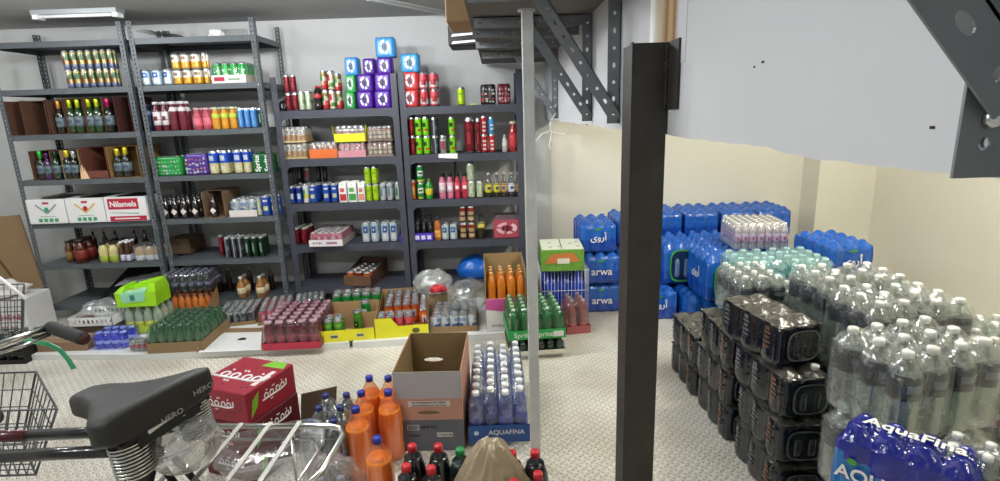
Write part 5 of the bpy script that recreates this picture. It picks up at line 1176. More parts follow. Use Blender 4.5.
# ================================================================= WALL SHELF, BRACKETS, COLUMN, POST
HM = BRACK
def wall_bracket(y, label, arm=.52, diag=.30, zb=1.55, zt=2.01, wd=.045, up=2.40, hs_=1, low=.012):
    t = thing('shelf_bracket', label, 'bracket', (XW, y, zb))
    mb = MB(); L_ = up-zb; n = int(L_/.055)
    hs = [(wd/2, (i+.5)*L_/n, .0055, .0095 if i % 2 else .006) for i in range(n)]
    mb.holeplate(lambda u, v, q: (-.001-u, q, v), 0, wd, 0, L_, .003, hs)
    mb.holeplate(lambda u, v, q: (-.001-q, u, v), 0, wd, 0, L_, .003, hs)
    ob('upright', mb.mesh('upright', [HM]), t)
    mb = MB(); hs = [(wd/2, (i+.5)*arm/9, .0055, .0085) for i in range(9)]
    mb.holeplate(lambda u, v, q: (-.004-v, q-.004, zt-zb-u), 0, wd, 0, arm, .003, hs); mb.box(-.004-arm, -.004, -.004, wd-.004, zt-zb-.003, zt-zb)
    ob('arm', mb.mesh('arm', [HM]), t)
    a = Vector((-.012, 0, low)); b = Vector((-diag, 0, zt-zb-.01)); d = (b-a); L2 = d.length; d.normalize(); nrm = Vector((-d.z, 0, d.x))
    mb = MB(); k = int(L2/.05); hs = [(0, (i+.5)*L2/k, .0055*hs_, (.0095 if i % 2 else .006)*hs_) for i in range(k)]
    mb.holeplate(lambda u, v, q: tuple(a+d*v+nrm*u+Vector((0, -.008-q, 0))), -wd/2, wd/2, 0, L2, .003, hs)
    mb.box(-wd/2, -wd/2+.003, 0, wd, 0, L2, 0, T=lambda x, yy, z: tuple(a+d*z+nrm*x+Vector((0, -.011+yy, 0))))
    ob('diagonal_brace', mb.mesh('brace', [HM]), t)
    for z_ in (.05, L_*.5):
        ob('bolt', cached('bbolt', lambda: MB().lathe([(.009, 0), (.009, .004), (.005, .008), (.0001, .008)], 8).mesh('b', [SILVER])), t, (-.022, -.001, z_), rot=(PI/2, 0, 0))
BY = [WAT(620, 112, XW).y, WAT(592, 119, XW).y, WAT(552, 116, XW).y]
print('bracket Y', BY)
wall_bracket(BY[0], 'grey perforated bracket on the wall just left of the black column')
wall_bracket(BY[1], 'grey perforated bracket, second from the black column')
wall_bracket(min(BY[2], 3.9), 'grey perforated bracket farthest along the grey wall')
wall_bracket(.464, 'large near grey perforated bracket at the upper right corner', diag=.37, wd=.046, zb=1.532, hs_=1.25, low=.065)
mb = MB().box(0, .54, 0, 4.45, 0, .018)
tag(ob('shelf_plank', mb.mesh('p', [pm('625d58', .8, var=.2)]), None, (XW-.545, .42, 2.0125)), 'long dark shelf plank on the grey wall brackets', 'shelf')
tag(ob('wooden_plank', MB().rbox(0, .5, 0, .10, 0, .03, .004).mesh('p', [pm('7a5c44', .8, var=.2, vscale=10)]), None, (XW-.53, 2.24, 2.031)), 'brown wooden plank lying across the wall shelf above pale post', 'plank')
for k, y in enumerate((2.9, 3.35)):
    mb = MB(); mb.holeplate(lambda u, v, q: (v, q, u), 0, .04, 0, .54, .003, [(.02, (i+.5)*.06, .005, .008) for i in range(9)])
    tag(ob('angle_rail', mb.mesh('r', [HM]), None, (XW-.545, y, 1.9725)), 'grey perforated rail under the wall shelf, %s one' % ('nearer', 'farther')[k], 'rail')
tag(ob('cardboard_box', MB().rbox(0, .40, 0, .36, 0, .30, .004).box(.0, .40, .17, .19, .299, .301, 1).box(.04, .12, -.001, 0, .1, .2, 2).mesh('b', [pm('9a7c5c', .85, var=.1), pm('b8a480', .5), pm('7a6044', .8)]), None, (XAT(445, 2.75, 2.1), 2.75, 2.031)), 'brown cardboard box overhanging the end of the wall shelf near the ceiling', 'box')
t = thing('wrapped_bundle', 'black and white bundle hanging over the wall shelf edge below the box', 'bundle', (XAT(449, 3.8, 2.1), 3.72, 2.031), 0)
mb = MB().rbox(0, .22, 0, .25, 0, .14, .01)
for i in range(3): mb.hexa([(.02, -.002, .015+.045*i), (.19, -.002, .025+.045*i), (.19, 0, .025+.045*i), (.02, 0, .015+.045*i)], [(.03, -.002, .03+.045*i), (.2, -.002, .038+.045*i), (.2, 0, .038+.045*i), (.03, 0, .03+.045*i)], 1)
ob('bundle_body', mb.mesh('b', [BLK, pm('dcdcd8', .5)]), t)
# welded black steel column
CB = pm('34312d', .5, .25, bump=.25, bscale=60, var=.55, vscale=14)
t = thing('steel_column', 'black steel column standing in the middle of the view', 'column', (.385, 1.415, 0), 0)
mb = MB().box(-.037, .05, -.003, .003, 0, 1.757).box(-.037, -.031, .003, .11, 0, 1.757).box(.0, .05, .107, .113, 0, 1.757).box(.044, .05, .003, .107, 0, 1.757)
mb.box(-.041, -.037, -.004, .02, 0, 1.76)
ob('column_body', mb.mesh('col', [CB]), t); ob('base_plate', MB().box(-.1, .1, -.06, .16, 0, .008).mesh('bp', [CB]), t)
ob('welded_plate', MB().box(.0475, .0545, -.085, -.004, 1.595, 1.757).mesh('wp', [CB]), t)
mb = MB(); pts = [(.046+.002*math.sin(i*1.9), -.008, 1.595+i*.005) for i in range(33)]
mb.tube(pts, [.004+.002*abs(math.sin(i*1.3)) for i in range(33)], 7); ob('weld_bead', mb.mesh('wb', [pm('2a2624', .55, .6, bump=.8, bscale=90)]), t)
# rust run-off on the wall above the weld
RU = bpy.data.materials.new('rust_stain'); RU.use_nodes = True; nt = RU.node_tree; N_, K_ = nt.nodes.new, nt.links.new
tc = N_('ShaderNodeTexCoord'); sp = N_('ShaderNodeSeparateXYZ'); K_(tc.outputs['Object'], sp.inputs[0])
mp = N_('ShaderNodeMapping'); mp.inputs['Scale'].default_value = (1, 12, 2); K_(tc.outputs['Object'], mp.inputs[0])
nz = N_('ShaderNodeTexNoise'); nz.inputs['Scale'].default_value = 1.5; K_(mp.outputs[0], nz.inputs[0])
ma = N_('ShaderNodeMath'); ma.operation = 'MULTIPLY_ADD'; ma.inputs[1].default_value = .05; K_(nz.outputs[0], ma.inputs[0]); K_(sp.outputs[1], ma.inputs[2])
mr = N_('ShaderNodeMapRange'); mr.inputs[1].default_value = 1.30+.025; mr.inputs[2].default_value = 1.60+.025; K_(ma.outputs[0], mr.inputs[0])
cr = N_('ShaderNodeValToRGB'); K_(mr.outputs[0], cr.inputs[0])
for q_, c_ in ((.0, 'c2c3c6'), (.14, 'b09a74'), (.28, '83572e'), (.40, 'b59a72'), (.50, '875c34'), (.62, 'b5a17e'), (.82, 'c4c0b4'), (1, 'c2c3c6')):
    if q_ in (0, 1): e_ = cr.color_ramp.elements[int(q_)]
    else: e_ = cr.color_ramp.elements.new(q_)
    e_.color = (*lin(c_), 1)
K_(cr.outputs[0], nt.nodes['Principled BSDF'].inputs['Base Color']); nt.nodes['Principled BSDF'].inputs['Roughness'].default_value = .85
struct('trim_2', MB().box(XW-.0015, XW, 1.30, 1.60, 1.70, CEIL).mesh('stain', [RU]))
# pale galvanised post
t = thing('metal_post', 'pale galvanised square post holding the outer edge of the wall shelf', 'post', (.132, 2.2, 0))
ob('post_body', MB().rbox(-.022, .022, -.012, .03, .004, 1.975, .002).mesh('p', [GALV]), t); ob('foot_plate', MB().box(-.04, .04, -.03, .05, 0, .004).mesh('p', [GALV]), t)
ob('top_plate', MB().box(-.035, .03, -.015, .035, 1.975, 1.98).mesh('p', [GALV]), t)
# loose white string
ys = min(BY[2], 3.9)
s0 = [Vector((XW-.012, ys-.004, 1.60)), Vector((XW-.03, ys-.01, 1.57))]+[AT(x, y, ys-.02) for x, y in ((550, 122), (551, 134), (549, 146), (552, 152))]
s1 = [AT(x, y, ys-.02) for x, y in ((536, 141), (542, 134), (550, 131), (558, 134), (565, 134))]
o = MB().tube(s0, .004, 6).tube(s1, .005, 6).mesh('s', [pm('e8e6dc', .6)])
tag(ob('white_string', o), 'thin white string with a loop dangling from the shelf brackets', 'string')
# ================================================================= FOREGROUND FLOOR GOODS
# open printed cardboard box
t = thing('cardboard_box', 'open cardboard box with grey, salmon and slate bands, standing on the floor', 'box', (-.532, 2.345, .001), math.radians(-1.5))
W, D, h = .325, .47, .42; k = .005; hole = [(.60*h, W/2, .014, .05)]
GB = pm('aaa8a8', .7); SB = pm('b98a76', .7); BB = pm('62666e', .7); IN = pm('8c7450', .9)
def wallp(T, L_, holes):
    mb = MB()
    mb.holeplate(lambda u, v, q: T(v, u, q), h*.40, h*.67, 0, L_, .002, holes, 1); mb.box(0, L_, h*.67, h, 0, .002, 0, T=lambda x, y, z: T(x, y, z)); mb.box(0, L_, 0, h*.40, 0, .002, 2, T=lambda x, y, z: T(x, y, z))
    T2 = lambda x, y, z: T(x, y, z+.0021)
    mb.holeplate(lambda u, v, q: T2(v, u, q), 0.001, h, 0.001, L_-.001, .002, holes, 3)
    return mb.mesh('wall', [GB, SB, BB, IN])
hf = [(h*.49, W/2, .012, .056)]
ob('front_panel', wallp(lambda x, z, q: (x, q, z), W, hf), t); ob('rear_panel', wallp(lambda x, z, q: (x, D-q, z), W, [(h*.62, W*.38, .013, .055)]), t)
ob('side_panel', MB().box(0, .0025, .004, D-.004, 0, h, 0).box(.0025, .005, .004, D-.004, 0, h-.001, 1).mesh('s', [SB, IN]), t)
ob('side_panel', MB().box(W-.0025, W, .004, D-.004, 0, h, 0).box(W-.005, W-.0025, .004, D-.004, 0, h-.001, 1).mesh('s', [SB, IN]), t)
ob('box_bottom', MB().box(.004, W-.004, .004, D-.004, 0, .004).mesh('b', [IN]), t)
ob('paper_label', MB().box(W*.2, W*.82, -.0012, -.0002, h*.57, h*.64).mesh('l', [pm('cfcac4', .6)]), t)
scribble(W*.5, .010, pm('3a3634', .6), t, (W*.51, -.0022, h*.603), 2)
ob('barcode', MB().box(W*.16, W*.34, -.0012, -.0002, h*.27, h*.34).mesh('l', [pm('b8b8b8', .6)]), t)
mb = MB()
for i in range(12): mb.box(W*(.175+.0125*i), W*(.18+.0125*i+.002*(i % 3)), -.002, -.0012, h*.28, h*.33)
ob('barcode_bars', mb.mesh('bars', [pm('24262a', .7)]), t)
scribble(W*.24, .016, pm('1e2024', .6), t, (W*.49, -.0014, h*.31), 1, 2); scribble(W*.18, .014, pm('1e2024', .6), t, (W*.26, -.0014, h*.20), 1, 3)
ob('white_label', MB().box(W*.6, W*.84, -.0012, -.0002, h*.18, h*.235).mesh('l', [pm('c4c4c0', .6)]), t); scribble(W*.2, .010, pm('3a3634', .6), t, (W*.72, -.0022, h*.207), 1, 4)
# clear water pack beside it
WB_ = film(clear=.75, tint='c4d4f6', body='8fa4cc', bump=.3, bscale=40, rough=.06); BL = pm('142c8c', .3)
W = .30
t = case_generic('water_pack', 'wrapped pack of clear bottles with white caps between box and pale post', 'water pack', (-.185, 2.345, .001), math.radians(.5), W, .62, 4, 8, lambda t, p, r: bottle('water', r, .285, WB_, WCAP, t, p, 'bottle', (BL, pm('24408a', .3)), (.12, .55), seg=14, capr=r*.52), h=.288, wrapmat=film(clear=.9, bump=1, bscale=22, gloss=.8), stag=.45)
ob('blue_band', MB().box(.0, W, -.002, .0, .03, .125).mesh('b', [pm('1a4a8a', .3, bump=.4)]), t)
text('AQUAFINA', .035, WHITE, t, (W*.62, -.003, .085)); ob('logo', disc(W*.13, .085, .012, .012, -.003, pm('c8d8e8', .4)), t)
# orange soda bottles
OR = pm('f28c1c', .3, 0, .5); ORC = film(clear=.8, tint='ffe8d0', body='e8a878', bump=.0, rough=.08)
orl = ['back left orange soda bottle, blue cap, behind the others', 'orange soda bottle, second from the back on the left', 'orange soda bottle standing in the middle of the left row', 'orange soda bottle with blue cap against the open box', 'nearest orange soda bottle, in front of the others', 'orange soda bottle half hidden behind the open box corner']
for k_, q in enumerate(((369, 377), (361, 392), (355.5, 408), (388, 391), (377, 438), (391, 377))):
    p = ZAT(q[0], q[1], .345)
    o = bottle('soda', .058, .35, ORC, BLUEC, None, (p.x-(.015 if k_ == 5 else .0), p.y, .001), 'soda_bottle', None, fill=(OR, .74), seg=24, capr=.0185, capz=.925)
    tag(o, orl[k_], 'bottle')
# cola multipack with navy caps
DK = pm('101418', .12, 0, .8, coat=.6); DKC = film(clear=.85, body='40454c', tint='b0b8c0', bump=0, gloss=.4); NV = pm('1e2a6a', .4)
t = thing('soda_pack', 'wrapped pack of dark cola bottles with navy caps left of the orange sodas', 'soda pack', (-.90, 2.06, .001), math.radians(1))
for j in range(3):
    for i in range(2): bottle('soda', .046, .325, DK, NV, t, (.05+.098*i, .055+.112*j, 0), 'bottle', (pm('1a2a60', .3), pm('8a2030', .3)), (.38, .55), seg=18, capr=.017)
ob('shrink_wrap', wrap_mesh(2, 3, .098, .112, .31, [film(clear=.85, bump=1, bscale=20)], sag=.14), t)
tag(ob('cardboard_sheet', MB().hexa([(0, 0, 0), (.17, 0, 0), (.17, .008, 0), (0, .008, 0)], [(0, .1, .26), (.17, .13, .28), (.17, .138, .28), (0, .108, .26)]).mesh('c', [pm('4a3826', .85)]), None, (-1.02, 2.36, .001)), 'brown cardboard piece behind the navy-capped cola pack', 'cardboard')
t = thing('plastic_bag', 'clear crinkled bag of dark bottles beneath the carrier corner', 'plastic bag', (-.70, 1.86, .0))
ob('bag_body', blob_mesh(.13, .13, .20, [film(clear=.75, bump=1.2, bscale=18, body='b8a8a8')], pleat=6, amp=.10, seed=31), t)
for i in range(2): bottle('soda', .04, .22, pm('0f1220', .12, 0, .8), pm('8a90a8', .4), t, (-.04+.08*i, 0, .005), 'bottle', (pm('1a2c88', .4), WHITE), (.4, .6), seg=14)
# cola bottles with red caps
RCL = pm('a01a24', .35)
def cola(px, py, lab, cap=REDC, body=DK, h=.325):
    p = ZAT(px, py, h-.005); o = bottle('soda', .052, h, DKC, cap, None, (p.x, p.y, .001), 'cola_bottle', (RCL, WHITE), (.36, .56), fill=(body, .84), seg=20, capr=.0185)
    tag(o, lab, 'bottle')
cola(412, 446, 'red-capped cola bottle, back left of the four below the open box')
cola(438, 446, 'red-capped cola bottle, back right of the four below the open box')
cola(406, 466, 'red-capped cola bottle, front left of the four below the open box')
cola(431, 468, 'red-capped cola bottle, front right of the four below the open box')
cola(460, 450, 'green-capped soda bottle between red-capped colas and the brown bag', pm('1f8a48', .4), pm('1c4a30', .15, 0, .8))
cola(512, 453, 'red-capped cola bottle right of the brown bag, back left')
cola(535, 452, 'red-capped cola bottle at the foot of the pale post')
cola(538, 474, 'red-capped cola bottle nearest below the pale post foot')
cola(514, 482, 'red-capped cola bottle mostly hidden right of the brown bag')
# brown plastic bag, gathered to a point
mb = MB(); seg = 64; rings = 26; vs = []; fs = []
for i in range(rings+1):
    u = i/rings; z = .40*u
    R = (.185*(1-u)**.70+.028) if u > 0 else .17
    if u < .45: R = min(R, .135)
    if u < .15: R *= .85+u
    for j in range(seg):
        a = 2*PI*j/seg; n1 = noise.noise(Vector((math.cos(a)*2, math.sin(a)*2, u*1.5)))
        pl = 1+.10*math.sin(a*9+5*n1)*(.35+u*.65)+.16*n1+.05*math.sin(a*21+u*4)
        vs.append((R*pl*math.cos(a)+.015*u, R*pl*math.sin(a)*.85, z*(1+.04*n1)))
for i in range(rings):
    for j in range(seg): fs.append((i*seg+j, i*seg+(j+1) % seg, (i+1)*seg+(j+1) % seg, (i+1)*seg+j))
fs.append(tuple(range(seg-1, -1, -1))); fs.append(tuple(range(rings*seg, rings*seg+seg)))
mb.add(vs, fs, 0, True)
p = ZAT(497, 441, .40)
tag(ob('plastic_bag', mb.mesh('bag', [pm('a8977c', .3, 0, .6, bump=.9, bscale=14, dist=.02)]), None, (p.x-.035, p.y, .001)), 'brown-grey crumpled bag gathered to a peak at the bottom centre', 'plastic bag')
# red printed drink boxes, two stacked
RB = pm('8e1b2e', .45, var=.15, vscale=20); RD = pm('5e1220', .5); LG = pm('6fae2c', .5)
z = .45
P4 = [ZAT(*q, z) for q in ((203, 385), (245, 395), (292, 361), (237, 361))]
ux = (P4[1]-P4[0]); W = .30; rz = math.atan2(ux.y, ux.x); rz = math.radians(-20); D = .31
P1 = P4[1]
def loc_rb(zz, dx=0): 
    c, s_ = math.cos(rz), math.sin(rz); return (P1.x-W*c+dx, P1.y-W*s_, zz)
for lv, zz in ((2, .001), (0, .151), (1, .301)):
    hh = .149
    t = thing('drink_box', ('lower red fruit drink box with white lettering behind the bicycle carrier', 'upper red fruit drink box with white lettering and green flash', 'bottom red fruit drink box on the floor, under two others')[lv], 'drink box', loc_rb(zz, -.004 if lv == 1 else 0), rz)
    ob('carton_body', MB().rbox(0, W, 0, D, 0, hh, .004).mesh('b', [RB if lv == 1 else RD]), t)
    AR = '\u0648\u062A\u0645\u064A\u0641'   # letters drawn right to left
    def mark(nm, M, s, body):
        # bubble lettering: four loops, a bar and dots
        mb = MB(); 
        def stroke(pts, r): mb.tube([tuple(M @ Vector((x*s, 0, y*s))) for x, y in pts], r*s, 6)
        for cx in (-.6, -.2, .25, .62): stroke([(cx+.13*math.cos(a*PI/5), .02+.15*math.sin(a*PI/5)) for a in range(11)], .035)
        stroke([(-.9, -.14), (-.4, -.15), (0, -.14), (.5, -.15), (.9, -.05)], .045); stroke([(.9, -.05), (.92, .25)], .045)
        for cx, cy in ((-.55, .32), (-.1, .34), (.02, .34), (.6, .32), (-.3, -.32), (-.18, -.32)): stroke([(cx-.03, cy), (cx+.03, cy)], .04)
        ob(nm, mb.mesh('mark', [WHITE]), t)
    mark('white_lettering', Matrix.Translation((W*.5, .0, hh*.55)), .085, 0)
    Mside = Matrix.Translation((W, D*.55, hh*.55)) @ Matrix.Rotation(PI/2, 4, 'Z'); mark('white_lettering', Mside, .085, 0)
    if lv == 1:
        Mtop = Matrix.Translation((W*.5, D*.42, hh)) @ Matrix.Rotation(math.radians(0), 4, 'Z') @ Matrix.Rotation(-PI/2, 4, 'X'); mark('white_lettering', Mtop, .15, 0)
        ob('green_flash', MB().hexa([(W*.55, D*.80, hh), (W*.98, D*.80, hh), (W*.9, D*.98, hh), (W*.62, D*.98, hh)], [(W*.55, D*.80, hh+.001), (W*.98, D*.80, hh+.001), (W*.9, D*.98, hh+.001), (W*.62, D*.98, hh+.001)]).mesh('g', [LG]), t)
        ob('white_strip', MB().box(W*.86, W*.94, D*.25, D*.7, hh, hh+.001).mesh('g', [pm('d8c8c8', .5)]), t)
    ob('green_leaf', MB().add([(W+.001, D*.06, 0.02), (W+.001, D*.20, .06), (W+.001, D*.26, hh-.02), (W+.001, D*.12, hh-.05)], [(0, 1, 2, 3)]).mesh('g', [LG]), t)
    mb = MB()
    for i in range(16):
        x, y = R_.uniform(.03, W-.03), R_.uniform(.02, D-.02)
        if lv == 1 and not (.25*W < x < .8*W and .2*D < y < .65*D): mb.lathe([(.005, hh), (.005, hh+.0008)], 8, 0, x, y)
        zf = R_.uniform(.02, .07); mb.box(x, x+.006, -.001, 0, zf, zf+.006)
    ob('dark_dots', mb.mesh('d', [pm('3a0a14', .5)]), t)
    if lv == 0: ob('small_print', MB().box(W*.3, W*.62, -.0015, 0, .03, .045).box(W*.3, W*.5, -.0015, 0, .055, .062).mesh('sp', [pm('c88a98', .6)]), t)

# ================================================================= BICYCLE
BYC = 1.10
t = thing('bicycle', 'black roadster bicycle with saddle and chrome carrier in the lower left foreground', 'bicycle', (-1.35, BYC, 0))
O = Vector((-1.35, BYC, 0))
def L(p): return tuple(Vector(p)-O)
# saddle: cross-sections from nose to rear
SM = pm('2c2b29', .55, 0, .4, bump=.25, bscale=160)
ang = math.radians(-8)
sad = ob('saddle', None, t, L((-.790, 1.10, .968)), 0, scale=(.92, 1.08, .92), rot=(0, math.radians(-7), math.radians(-21)))
sec = [(-.27, .020, .030, -.012), (-.25, .034, .042, -.005), (-.20, .040, .050, 0), (-.14, .052, .052, -.002), (-.09, .078, .055, -.004), (-.04, .108, .062, -.002), (.0, .126, .068, .004), (.03, .126, .066, .008), (.05, .112, .055, .004), (.056, .095, .035, -.006)]
vs = []; fs = []; m = 20
for x, wd, dp, up in sec:
    for j in range(m):
        a = 2*PI*j/m; c, s_ = math.cos(a), math.sin(a)
        yy = wd*math.copysign(abs(c)**.55, c); zz = (.022*math.copysign(abs(s_)**.7, s_) if s_ > 0 else -dp*abs(s_)**.5)
        yy *= (1 if s_ > -.2 else 1.03); vs.append((x, yy, zz+up+.035))
for i in range(len(sec)-1):
    for j in range(m): fs.append((i*m+j, i*m+(j+1) % m, (i+1)*m+(j+1) % m, (i+1)*m+j))
fs.append(tuple(range(m-1, -1, -1))); fs.append(tuple(range((len(sec)-1)*m, len(sec)*m)))
ob('saddle_cover', MB().add(vs, fs, 0, True).mesh('cover', [SM]), sad)
for y_, q in ((.02, 'HERO'), (-.03, 'HERO')): text(q, .019, pm('b8b4ac', .5), sad, (.0575, y_*1.6+.05, .016 if y_ > 0 else -.006), (PI/2, 0, PI/2), name='saddle_lettering')
def spring(c, r, h, turns=11):
    pts = [(c[0]+r*math.cos(i*PI/8), c[1]+r*math.sin(i*PI/8), c[2]-h*i/(16*turns)) for i in range(16*turns)]
    mb = MB().tube(pts, .0032, 6); mb.lathe([(r*.8, c[2]-h), (r*.8, c[2])], 16, 1, c[0], c[1]); return mb.mesh('spring', [CHROME, BLK])
ob('spring', spring((.010, -.070, -.02), .034, .095), sad); ob('spring', spring((.012, .075, -.02), .034, .085), sad)
ob('saddle_plate', MB().box(.0, .045, -.10, .10, -.022, -.014).box(.04, .048, -.07, .07, -.04, -.014).mesh('p', [BLK]), sad)
ob('saddle_rails', MB().tube([(-.22, 0, .0), (-.12, -.02, -.03), (0, -.04, -.09), (.03, -.08, -.108)], .004, 6, 0).tube([(-.22, 0, .0), (-.12, .02, -.03), (0, .04, -.09), (.03, .08, -.108)], .004, 6, 0).mesh('r', [CHROME]), sad)
ob('white_tag', MB().bar((.052, -.05, -.01), (.052, .02, .0), .003, .018).bar((.054, -.03, -.05), (.054, .0, -.06), .003, .022).mesh('t', [pm('dcdad4', .5)]), sad)
FR = pm('1d1c1d', .3, .3, coat=.5, bump=.1, bscale=30); FRR = pm('4e141c', .35, coat=.4)
mb = MB()
seat = Vector((-.80, BYC, .86)); head = Vector((-1.62, BYC, .90)); bb = Vector((-1.02, BYC, .30)); rax = Vector((-.52, BYC, .34)); fax = Vector((-1.85, BYC, .34)); headb = Vector((-1.66, BYC, .70))
fr = MB()
fr.tube([L(seat+Vector((0, 0, .04))), L(bb)], .015, 12); fr.tube([L(head+Vector((0, 0, .06))), L(headb)], .018, 12); fr.tube([L(headb), L(bb)], .016, 12)
for s_ in (-1, 1): fr.tube([L(bb+Vector((0, s_*.03, 0))), L(rax+Vector((0, s_*.06, 0)))], .009, 8); fr.tube([L(seat+Vector((.02, s_*.02, -.02))), L(rax+Vector((0, s_*.06, 0)))], .008, 8)
ob('frame', fr.mesh('f', [FR]), t)
def two(y, nm):
    m_ = MB(); a, b, c = Vector((-.80, BYC+y, .905)), Vector((-1.12, BYC+y, .900)), Vector((-1.62, BYC+y, .90)); d = Vector((-1.3, BYC+y, .90))
    m_.tube([L(a), L(b)], .0135, 12, 0); m_.tube([L(b), L(d)], .0138, 12, 1 if y > 0 else 0); m_.tube([L(d), L(c)], .0135, 12, 0); ob(nm, m_.mesh('tt', [FR, FRR]), t)
two(.035, 'top_tube'); two(-.045, 'top_tube')
ob('seat_post', MB().tube([L(seat), L((-.79, BYC, .955))], .012, 10).mesh('sp', [CHROME]), t)
# fork, wheels
m_ = MB()
for s_ in (-1, 1): m_.tube([L(headb+Vector((0, s_*.045, -.02))), L((-1.74, BYC+s_*.05, .5)), L(fax+Vector((0, s_*.05, 0)))], .009, 8)
m_.tube([L(headb+Vector((0, -.05, -.02))), L(headb+Vector((0, .05, -.02)))], .012, 8); ob('fork', m_.mesh('fork', [FR]), t)
def wheel(c):
    w_ = ob('wheel', MB().tube([(.31*math.cos(i*PI/20), 0, .31*math.sin(i*PI/20)) for i in range(40)], .010, 8, closed=True).tube([(0, -.05, 0), (0, .05, 0)], .018, 10).mesh('rim', [CHROME]), t, L(c))
    ob('tyre', MB().tube([(.327*math.cos(i*PI/24), 0, .327*math.sin(i*PI/24)) for i in range(48)], .0125, 8, closed=True).mesh('tyre', [RUBBER]), w_)
    m2 = MB()
    for i in range(32): a = 2*PI*i/32; m2.tube([(.018*math.cos(a+1.2*(1 if i % 2 else -1)), .03*(1 if i % 4 < 2 else -1), .018*math.sin(a+1.2*(1 if i % 2 else -1))), (.305*math.cos(a), 0, .305*math.sin(a))], .001, 4)
    ob('spokes', m2.mesh('spokes', [CHROME]), w_)
wheel(rax); wheel(fax)
m_ = MB().lathe([(.09, -.004), (.09, .004)], 30); cw = ob('chainring', m_.mesh('cr', [CHROME]), t, L(bb+Vector((0, -.06, 0))), rot=(PI/2, 0, 0))
for s_ in (-1, 1): ob('crank', MB().tube([L(bb+Vector((0, s_*.07, 0))), L(bb+Vector((s_*.12, s_*.08, -.11)))], .009, 8).bar(L(bb+Vector((s_*.12, s_*.08, -.11))), L(bb+Vector((s_*.12, s_*.17, -.11))), .06, .02, 1).mesh('crank', [CHROME, RUBBER]), t)
# handlebar swept back, grips
hb_ = MB(); G1a, G1b = AT(50, 327, 1.52), AT(84, 339, 1.44)
Hc = head+Vector((0, 0, .12))
hb_.tube([L(head), L(Hc)], .012, 10)
far = [Hc, Hc+Vector((-.10, .12, .03)), Hc+Vector((-.08, .30, .04)), G1a]
hb_.tube([L(p) for p in (Hc, Hc+Vector((-.06, .10, .0)), AT(0, 345, 1.35), AT(25, 336, 1.45), G1a)], .0115, 10)
hb_.tube([L(p) for p in (Hc, Hc+Vector((-.06, -.10, .0)), Vector((-1.60, BYC-.26, 1.04)), Vector((-1.40, BYC-.33, 1.0)))], .0115, 10)
hb_.tube([L(AT(-20, 359, 1.30)), L(AT(20, 347, 1.38)), L(AT(48, 336, 1.46))], .005, 8)
ob('handlebar', hb_.mesh('hb', [CHROME]), t)
def grip(a, b): 
    d = (b-a); pts = [a+d*i/12 for i in range(13)]
    return MB().tube([L(p) for p in pts], [.0175+.0012*(i % 2) for i in range(13)], 14).mesh('grip', [RUBBER])
ob('grip', grip(G1a, G1b), t); ob('grip', grip(Vector((-1.40, BYC-.33, 1.0)), Vector((-1.28, BYC-.35, .99))), t)
ob('grip_end', MB().tube([L(G1b), L(G1b+(G1b-G1a).normalized()*.004)], .0135, 12).mesh('ge', [pm('4a1614', .5)]), t)
# carrier
zc = .80; cr = MB()
A = ZAT(196, 426, zc); B = ZAT(322, 435, zc); Cc = ZAT(340, 441, zc); Dn = ZAT(296, 470, zc)
xr = Cc.x; yF = A.y; yN = yF-.27
path = [(A.x-.02, yF, zc), (xr-.05, yF-.02, zc), (xr-.015, yF-.035, zc), (xr, yF-.07, zc), (xr-.01, yN+.05, zc), (xr-.03, yN+.01, zc), (xr-.07, yN, zc), (A.x-.02, yN, zc)]
cr.tube([L(p) for p in path], .0075, 8)
path2 = [(A.x+.03, yF-.02, zc-.028), (xr-.09, yF-.035, zc-.028), (xr-.06, yF-.09, zc-.028), (xr-.07, yN+.05, zc-.028), (A.x+.03, yN+.03, zc-.028)]
ob('carrier_frame', cr.mesh('cf', [CHROME]), t)
ob('carrier_lower_frame', MB().tube([L(p) for p in path2], .004, 8).mesh('cf', [CHROME]), t)
CHF = pm('9a9890', .5, .6)
for i in range(4):
    x = A.x+.05+i*.078
    ob('carrier_slat', MB().bar(L((x, yF-.004, zc+.006)), L((x-.004, yN, zc+.006)), .012, .003).mesh('slat', [CHF]), t)
for s_ in (0, 1):
    y = yF-.03 if s_ == 0 else yN+.03
    ob('carrier_stay', MB().tube([L((xr-.15, y, zc-.01)), L((rax.x, BYC+(.065 if s_ == 0 else -.065), rax.z))], .0045, 8).mesh('stay', [CHROME]), t)
ob('carrier_clip', MB().tube([L((A.x+.12, yF-.06, zc+.012)), L((A.x+.09, yF-.10, zc+.03)), L((A.x+.06, yF-.12, zc+.015)), L((A.x-.01, yF-.20, zc+.02)), L((A.x-.04, yN+.02, zc+.015))], .003, 8).mesh('clip', [CHROME]), t)
mg = MB(); vs = []; fs = []
for i in range(25):
    a = math.radians(200-i*8.5+0); 
    for j, y in enumerate((-.03, -.02, 0, .02, .03)):
        r_ = .362-(.008 if abs(y) > .025 else 0); vs.append((r_*math.cos(a), y, r_*math.sin(a)))
for i in range(24):
    for j in range(4): fs.append((i*5+j, i*5+j+1, (i+1)*5+j+1, (i+1)*5+j))
ob('mudguard', MB().add(vs, fs, 0, True).mesh('mg', [FR]), t, L(rax))
